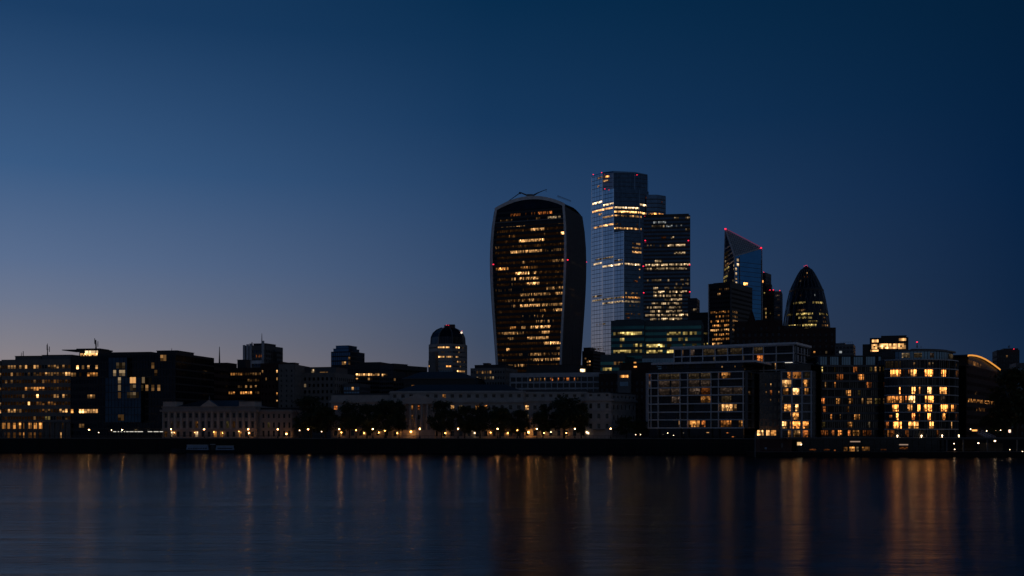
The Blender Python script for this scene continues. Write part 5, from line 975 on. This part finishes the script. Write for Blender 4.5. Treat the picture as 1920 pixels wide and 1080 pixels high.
# ================= trees
def leaf_crown(rnd, blobs, n, size, m):
    mb = MB()
    for (bx, by, bz, br) in blobs:
        for _ in range(n):
            d = np.array([rnd.gauss(0, 1) for _ in range(3)]); d /= np.linalg.norm(d)+1e-6; r = br*(rnd.random()**.45)*(1.35 if rnd.random() < .16 else 1); c = np.array((bx, by, bz))+d*r*np.array((1, 1, .85))
            a = np.array([rnd.gauss(0, 1) for _ in range(3)]); a /= np.linalg.norm(a)+1e-6; b2 = np.cross(a, [rnd.gauss(0, 1) for _ in range(3)]); b2 /= np.linalg.norm(b2)+1e-6; s = size*rnd.uniform(.6, 1.3)
            mb.face([c-a*s, c-b2*s*.5, c+a*s, c+b2*s*.5], m)
    return mb
def make_tree(seed, h, wd, m):
    rnd = random.Random(seed); root = thing('plane_tree', 'x', 'tree', (0, 0, 0)); tb = h*.24; mb = MB(); lean = rnd.uniform(-.4, .4)
    mb.tube((0, 0, -.2), (lean*.5, 0, tb), .42, .30, 9, M['bark']); blobs = []
    for k in range(7):
        a = 2*math.pi*k/7+rnd.uniform(-.3, .3); r = wd*rnd.uniform(.2, .34); p = (lean*.5, 0, tb*rnd.uniform(.85, 1)); q = (r*math.cos(a)*.6, r*math.sin(a)*.6, h*rnd.uniform(.4, .55)); e = (r*math.cos(a)*1.15, r*math.sin(a)*1.15, h*rnd.uniform(.6, .85))
        mb.tube(p, q, .2, .13, 6, M['bark']); mb.tube(q, e, .13, .05, 5, M['bark'])
    for _ in range(40):
        a = rnd.uniform(0, 2*math.pi); t = rnd.uniform(.24, .95); env = math.sin(math.pi*min(1, (t-.10)/.95))**.7; r = wd*.5*env*math.sqrt(rnd.random())*.92
        blobs.append((r*math.cos(a), r*math.sin(a)*.8, h*t, rnd.uniform(.09, .15)*h*(.65+.35*env)))
    mb.build('trunk', None, root); leaf_crown(rnd, blobs, 115, .46, m).build('crown', None, root, fix=False); return root
protos = [make_tree(1, 16, 13, M['leaf']), make_tree(2, 17, 12, M['leaf2']), make_tree(3, 15, 12, M['leaf']), make_tree(4, 16, 14, M['leaf2'])]
used = set()
def plant_tree(i, px, ytop, wpx, D, label, group='plane trees along the promenade'):
    h0 = (16, 17, 15, 16)[i]; w0 = (13, 12, 12, 14)[i]; src = protos[i]
    if i in used:
        o = src.copy(); C.objects.link(o)
        for ch in src.children: c = ch.copy(); c.parent = o; C.objects.link(c)
    else: o = src; used.add(i)
    sc_h = (Z(ytop, D)-GZ)/(h0*1.03); sc_w = 1.22*wpx/FPX*D/(w0*1.05)
    o.location = (X(px, D), D, GZ); o.scale = (sc_w, sc_w, sc_h); o.rotation_euler = (0, 0, random.uniform(0, 6.28)); o['label'] = label; o['group'] = group
TR = [(3, 583, 742, 78, 505, 'huge dark tree between market hall and custom house'), (0, 610, 760, 50, 508, 'dark tree just right of the huge left tree'),
 (1, 655, 752, 44, 503, 'tree before the left custom house wing, first right of the huge pair'), (2, 688, 757, 40, 502, 'rounded tree before the middle of left custom house wing'),
 (0, 724, 745, 52, 502, 'tall tree left of the portico columns'), (1, 748, 750, 34, 504, 'thin tree touching the left side of the portico'),
 (3, 828, 750, 50, 499, 'broad tree hiding the right side of the portico'), (2, 871, 760, 32, 500, 'slim tree under two lit custom house windows'),
 (1, 900, 757, 46, 499, 'dark tree before the middle of the custom house centre'), (0, 938, 760, 48, 498, 'tree below the three bright custom house windows'),
 (2, 975, 768, 40, 499, 'lower tree near the right end of custom house centre'), (3, 1018, 757, 40, 498, 'tree left of the biggest promenade tree'),
 (1, 1058, 741, 66, 496, 'biggest promenade tree before the right custom house wing'), (2, 1090, 755, 32, 498, 'narrow tree on right flank of the biggest tree'), (0, 1174, 779, 34, 500, 'short bushy tree before the custom house return')]
for i, px, yt, wp, D, lb in TR: plant_tree(i, px, yt, wp, D, lb)
plant_tree(2, 1905, 690, 96, 475, 'tall dark tree at the right edge above the pier', 'trees by the pier'); plant_tree(3, 1868, 765, 58, 480, 'lower dark tree beside the arched roof office', 'trees by the pier')
plant_tree(1, 1200, 785, 30, 500, 'small tree left of the terraced flats corner')
# ================= lamps
def make_lamp(h, r, gm):
    root = thing('street_lamp', 'x', 'street lamp', (0, 0, 0)); mb = MB(); mb.lathe(0, 0, [(.5, 0), (.5, .35), (.3, .6), (.26, 1.1), (.13, 1.3)], 10, M['black']); mb.build('base', None, root)
    mb = MB(); mb.tube((0, 0, 1.2), (0, 0, h-r*1.5), .11, .07, 8, M['black']); mb.lathe(0, 0, [(.07, h-r*2), (.2, h-r*1.5), (.2, h-r)], 8, M['black']); mb.build('pole', None, root)
    mb = MB(); mb.lathe(0, 0, [(r*.3, h-r*.95), (r*.8, h-r*.6), (r, h), (r*.8, h+r*.6), (r*.25, h+r*.97)], 10, gm); mb.build('globe', None, root, smooth=True)
    mb = MB(); mb.lathe(0, 0, [(r*.3, h+r*.95), (r*.28, h+r*1.15), (.03, h+r*1.5)], 8, M['black']); mb.build('finial', None, root); return root
lp = {'g': make_lamp(4.3, .24, M['globe']), 'a': make_lamp(3.9, .2, M['amber']), 's': make_lamp(3.4, .18, M['whitelamp'])}; lu = set()
def lamp(kind, px, label, off=2.6, hs=1, py=None):
    src = lp[kind]
    if kind in lu:
        o = src.copy(); C.objects.link(o)
        for ch in src.children: c = ch.copy(); c.parent = o; C.objects.link(c)
    else: o = src; lu.add(kind)
    D = 486.0
    for _ in range(4): D = quay_y(X(px, D))+off
    o.location = (X(px, D), D, GZ); 
    if py: h = {'g': 4.3, 'a': 3.9, 's': 3.4}[kind]; o.scale = (1, 1, (Z(py, D)-GZ)/h)
    o['label'] = label; o['group'] = 'lamps along the promenade'
LM = [('g', 166.7, 'globe lamp before the dark office wing at left', 805.8), ('g', 229, 'globe lamp before the navy glass office bay', 805.8), ('g', 320.7, 'globe lamp at the left end of market hall', 805), ('g', 383, 'globe lamp below the market hall pediment', 805), ('g', 465.6, 'globe lamp by the right turret of market hall', 805), ('g', 520.7, 'globe lamp before the lower market hall wing', 805), ('g', 577.8, 'globe lamp under the huge left tree', 805), ('g', 636, 'globe lamp before the left end of custom house', 804.8), ('g', 699, 'globe lamp between trees before left custom house wing', 804.4), ('g', 787, 'globe lamp in front of the portico columns', 804), ('g', 859, 'globe lamp just right of the broad portico tree', 804), ('g', 933, 'globe lamp before the right half of custom house centre', 804), ('g', 1006.7, 'globe lamp left of the biggest tree', 804), ('g', 1078, 'globe lamp under the biggest tree crown', 804), ('g', 1145, 'globe lamp by the stone corner pavilion', 803.8)]
for k, px, lb, py in LM: lamp(k, px, lb, py=py)
for k, px, lb, off, py in (('a', 667.8, 'amber lamp before left custom house wing ground floor', 12, 806.8), ('a', 721.8, 'amber lamp left of the bright portico lantern', 12, 807.5), ('a', 969.8, 'amber lamp beside the glaring amber lantern', 11, 807), ('s', 561.6, 'small white lamp left of huge tree trunk', 8, 807), ('s', 603, 'small white lamp right of huge tree trunk', 8, 809.3), ('s', 185, 'small low lamp right of first left globe lamp', 6, 811), ('s', 209, 'small low lamp left of the navy office globe lamp', 6, 806.5), ('s', 1192, 'small lamp right of the short bushy tree', 6, 815), ('s', 1201, 'small lamp left of terraced flats undercroft', 6, 815), ('s', 1263, 'small lamp under the left half of terraced flats', 6, 816.3), ('s', 1394, 'white lamp at right end of terraced flats undercroft', 6, 812.5), ('s', 1252, 'dim lamp beside the terraced flats undercroft lamp', 6, 812)): lamp(k, px, lb, off, py=py)
# ================= boat, pontoon pier, jetty
D = 500; x0, x1 = X(326, D), X(450, D)
k = thing('river_boat', 'moored low river boat with blue white cabins below the market hall', 'boat', ((x0+x1)/2, D, 0)); mb = MB()
st = [(x0-1, .2, 1.9), (x0+3, 1.7, 1.5), (x0+8, 2.5, 1.3), ((x0+x1)/2, 2.7, 1.2), (x1-3, 2.5, 1.2), (x1, 2.1, 1.3)]
for (a, w0, h0), (b2, w1, h1) in zip(st, st[1:]): mb.hexa([(a, D-w0*.7, -.5), (b2, D-w1*.7, -.5), (b2, D+w1*.7, -.5), (a, D+w0*.7, -.5), (a, D-w0, h0), (b2, D-w1, h1), (b2, D+w1, h1), (a, D+w0, h0)], M['hull'])
mb.build('hull', None, k)
for p0, p1, yt in ((351, 393, 834.5), (406, 441, 836)):
    a, b2 = X(p0, D), X(p1, D); mb = MB(); z = Z(yt, D); mb.hexa([(a, D-1.9, 1.22), (b2, D-1.9, 1.22), (b2, D+1.9, 1.22), (a, D+1.9, 1.22), (a+.4, D-1.6, z), (b2-.4, D-1.6, z), (b2-.4, D+1.6, z), (a+.4, D+1.6, z)], M['boat']); cb = mb.build('cabin', None, k)
    mb = MB(); mb.box(a+.2, b2-.2, D-1.75, D+1.75, z+.01, z+.14, M['white']); mb.build('cabin_roof', None, cb)
    mb = MB()
    for q in np.linspace(a+.9, b2-1.5, 8): mb.box(q, q+.75, D-1.87, D-1.79, 1.75, 2.15, M['gl_night'])
    mb.build('window', None, cb)
mb = MB(); a = X(396, D); mb.box(a, a+2, D-1.2, D+1.2, 1.23, 3.6, M['hull']); mb.box(a-.2, a+2.2, D-1.4, D+1.4, 3.6, 3.75, M['white']); mb.build('wheelhouse', None, k)
mb = MB(); mb.tube((a+1, D, 3.7), (a+1, D, 6.2), .06, .04, 6, M['dark']); mb.tube((x0+3, D, 1.5), (x0+3, D, 3), .05, .05, 6, M['dark']); mb.tube((x1-.6, D, 1.3), (x1-.6, D, 3.0), .05, .05, 6, M['dark'])
for q in np.linspace(x0+2.5, X(349, D), 6): mb.tube((q, D-1.9, 1.4), (q, D-1.9, 2.4), .03, .03, 4, M['dark'])
mb.tube((x0+2.5, D-1.9, 2.4), (X(349, D), D-1.9, 2.4), .03, .03, 4, M['dark']); mb.build('mast', None, k)
# pier
DP = 420; xa, xb = X(1413, DP), X(2010, DP); zr = Z(820.5, DP); zd = Z(847.5, DP)
k = thing('floating_pier', 'long dark floating pier with flat roof and small lights at lower right', 'pier', ((xa+xb)/2, DP+6, 0))
mb = MB(); mb.hexa([(xa+1, DP-.5, -.8), (xb, DP-.5, -.8), (xb, DP+14, -.8), (xa+1, DP+14, -.8), (xa, DP-1.2, zd), (xb, DP-1.2, zd), (xb, DP+14, zd), (xa, DP+14, zd)], M['black']); mb.build('pontoon', None, k)
mb = MB(); mb.box(xa, xb, DP-1.28, DP-1.1, zd, zd+.14, M['grey'])
for q in np.arange(xa, xb, 2.2): mb.box(q, q+.05, DP-1.1, DP-1.05, zd+.14, zd+1.1, M['grey'])
mb.box(xa, xb, DP-1.1, DP-1.05, zd+1.1, zd+1.16, M['grey']); mb.build('deck_rail', None, k)
xk0, xk1 = X(1427, DP), X(1487, DP); mb = MB(); mb.box(xk0, xk1, DP+2, DP+11, zd+.01, zr-.7, M['red']); mb.box(xk0-.3, xk1, DP+1.7, DP+11.3, zr-.7, zr-.35, M['dark']); kk = mb.build('ticket_hall', None, k)
mb = MB(); mb.box(X(1467, DP), X(1470.5, DP), DP+1.9, DP+1.98, zd+1.6, zd+3.2, M['grey']); mb.box(X(1436, DP), X(1440, DP), DP+1.9, DP+1.98, zd+1.0, zd+1.7, M['boat']); mb.build('notice_board', None, kk)
xr0 = X(1476, DP); mb = MB(); mb.box(xr0, xb, DP-.6, DP+13, zr-.75, zr-.05, M['dark']); mb.box(xr0-.1, xb, DP-.72, DP-.62, zr-.25, zr+.05, M['grey']); mb.build('roof', None, k)
xg0, xg1 = X(1500, DP), X(1776, DP); mb = MB(); mb.box(xg0, xg1, DP+3, DP+12, zd+.01, zr-.8, M['gl_black']); gp = mb.build('glass_hall', None, k)
mb = MB()
for q in np.linspace(xg0, xg1, 24): mb.box(q-.05, q+.05, DP+2.9, DP+3, zd+.02, zr-.82, M['dark'])
mb.box(xg0, xg1, DP+2.88, DP+2.98, zd+2.5, zd+2.65, M['dark']); mb.build('mullions', None, gp)
def plit(x0, x1, y0, y1, lv, hu, d=2.86, n=3):
    mb = MB(); a, b2 = X(zx(ZF, x0), DP+d), X(zx(ZF, x1), DP+d); z0_, z1_ = Z(zy(ZF, y1), DP+d), Z(zy(ZF, y0), DP+d); fc = Flat((a, DP+d), (b2, DP+d)); Bld.pane(None, mb, fc, 0, fc.L, z0_, z1_, lv, hu, 0, n, 3); mb.build('lit_window', None, gp, fix=False)
plit(418, 462, 980, 1018, 5, 'amber', n=4); plit(370, 400, 982, 1016, 3, 'amber'); plit(476, 494, 980, 1018, 3, 'pale', n=2); plit(524, 588, 980, 1012, 3, 'amber', n=5); plit(80, 135, 998, 1010, 3, 'orange', n=5); plit(200, 250, 998, 1010, 2, 'orange', n=5); plit(288, 300, 1005, 1014, 4, 'orange', n=1); plit(680, 730, 998, 1008, 2, 'orange', n=5); plit(840, 910, 982, 1000, 2, 'orange', n=4)
for a, b2, y, m in ((425, 508, 936, 'sign'), (838, 912, 962, 'sign')):
    mb = MB(); mb.box(X(zx(ZF, a), DP+2), X(zx(ZF, b2), DP+2), DP+1.9, DP+2.2, Z(zy(ZF, y+5), DP), Z(zy(ZF, y-4), DP), em('pink', 4)); mb.build('ceiling_light', None, k)
for px in (1775, 1806, 1851, 1907, 1960): 
    mb = MB(); mb.box(X(px, DP)-.22, X(px, DP)+.22, DP-.2, DP+.25, zd+.01, zr-.76, M['grey']); mb.build('post', None, k)
mb = MB(); mb.box(X(1815, DP), X(1846, DP), DP+9, DP+9.3, zd+.01, zr-.8, M['wood']); mb.box(X(1856, DP), X(1900, DP), DP+9, DP+9.3, zd+.01, zd+3.2, M['dark']); mb.build('rear_panel', None, k)
for px, py, r_ in ((1834.5, 830.8, .30), (1865.5, 826.7, .36), (1789, 831.7, .22), (1790, 842.5, .2), (1766.5, 829.2, .14), (1893.5, 843.2, .15), (1511, 827.3, .12), (1917, 846.5, .16)):
    D2 = DP+4; x, z = X(px, D2), Z(py, D2); mb = MB(); mb.lathe(x, D2, [(r_*.3, z-r_*.6), (r_, z-r_*.3), (r_, z+r_*.2), (r_*.3, z+r_*.5)], 8, M['whitelamp']); mb.tube((x, D2, z+r_*.5), (x, D2, min(zr-.76, z+1.5)), .04, .04, 5, M['dark']); mb.build('pier_lamp', None, k)
# lit sign on post
D2 = DP+.2; x = X(1502, D2); kk = thing('lit_sign', 'small glowing notice sign on a post at the left of the pier', 'sign', (x, D2, zd)); mb = MB(); mb.tube((x, D2+.12, zd), (x, D2+.12, Z(829, D2)), .07, .07, 8, M['grey']); mb.build('post', None, kk)
mb = MB(); mb.box(X(1494.7, D2), X(1502.6, D2), D2-.05, D2, Z(835, D2), Z(829, D2), M['sign']); mb.build('panel', None, kk)
mb = MB(); z = Z(833.5, D2); mb.lathe(x, D2-.25, [(.05, z-.2), (.18, z), (.05, z+.2)], 8, M['whitelamp']); mb.build('lamp', None, kk)
# mooring pole
for px, lb in ((1414.5, 'tall thin mooring pole at the left end of the pier'),):
    mb = MB(); x = X(px, DP-1); mb.lathe(x, DP-2.2, [(.2, -2), (.2, Z(815, DP)), (.12, Z(813, DP))], 10, M['grey']); tag(mb.build('mooring_pole', None), lb, 'pole')
# gangway
kk = thing('gangway', 'sloping gangway with white railings leading down to the pier', 'gangway', (X(1848, 440), 440, 4)); fg = Flat((X(1836, 446), 446), (X(1862, 437), 437)); mb = MB()
def gz_(t): return 8.6-2.4*t
n = 9
P = [fg.pt(0, 1, gz_(0)), fg.pt(fg.L, 1, gz_(1)), fg.pt(fg.L, -1, gz_(1)), fg.pt(0, -1, gz_(0))]; mb.hexa([(x, y, z-.3) for x, y, z in P]+P, M['grey']); mb.build('deck', None, kk)
for d in (1, -1):
    mb = MB()
    for j in range(n): mb.tube(fg.pt(fg.L*j/(n-1), d, gz_(j/(n-1))), fg.pt(fg.L*j/(n-1), d, gz_(j/(n-1))+1.2), .05, .05, 5, M['white'])
    for hh in (.6, 1.2): mb.tube(fg.pt(0, d, gz_(0)+hh), fg.pt(fg.L, d, gz_(1)+hh), .06, .06, 5, M['white'])
    mb.build('railing', None, kk)
for d, s in ((.8, .6), (-.8, fg.L-.6)): mb = MB(); p = fg.pt(s, d, 0); mb.tube((p[0], p[1], -1), (p[0], p[1], gz_(s/fg.L)-.3), .18, .18, 8, M['dark']); mb.build('leg', None, kk)
# signs and small lights behind the pier at right
for px, py, wd, h, m, lb, D in ((1827.5, 807, 2.2, .7, em('amber', 6), 'small amber lit sign under the arched roof office', 492), (1893, 808.3, .9, 1.2, em('pink', 6), 'small reddish lit sign at right under the tall tree', 468)):
    x, z = X(px, D), Z(py, D); kk = thing('lit_sign', lb, 'sign', (x, D, GZ)); mb = MB(); mb.box(x-wd/2, x+wd/2, D-.12, D, z-h/2, z+h/2, m); mb.build('panel', None, kk); mb = MB(); mb.tube((x, D+.1, GZ), (x, D+.1, z+h/2), .07, .07, 6, M['dark']); mb.build('post', None, kk)
lamp('s', 1850, 'white lamp above the gangway railings', 4, py=808); lamp('s', 1820, 'small lamp left of the amber sign under the arched office', 16, py=804.5); lamp('s', 1868, 'tiny lamp between the gangway and the tall right tree', 12, py=807); lamp('s', 1876, 'tiny lamp under the tall right tree', 12, py=806.5)
# timber jetty
xa, xb = X(1135, 466), X(1412, 462); fj = Flat((xa, 466), (xb, 460)); kk = thing('timber_jetty', 'dark timber jetty on piles against the river wall left of pier', 'jetty', ((xa+xb)/2, 463, 0))
mb = MB(); mb.fbox(fj, 0, fj.L, -4, 0, 4.6, 5.0, M['wood']); mb.fbox(fj, 0, fj.L, -.1, .15, 3.2, 3.6, M['wood']); mb.build('deck', None, kk)
for j in range(24):
    mb = MB(); s = fj.L*j/23.2; p = fj.pt(s, .05, 0); mb.tube((p[0], p[1], -2), (p[0], p[1], 5.6+.5*(j % 3 == 0)), .2, .18, 7, M['wood']); mb.build('pile', None, kk)
print('objects', len(bpy.data.objects))
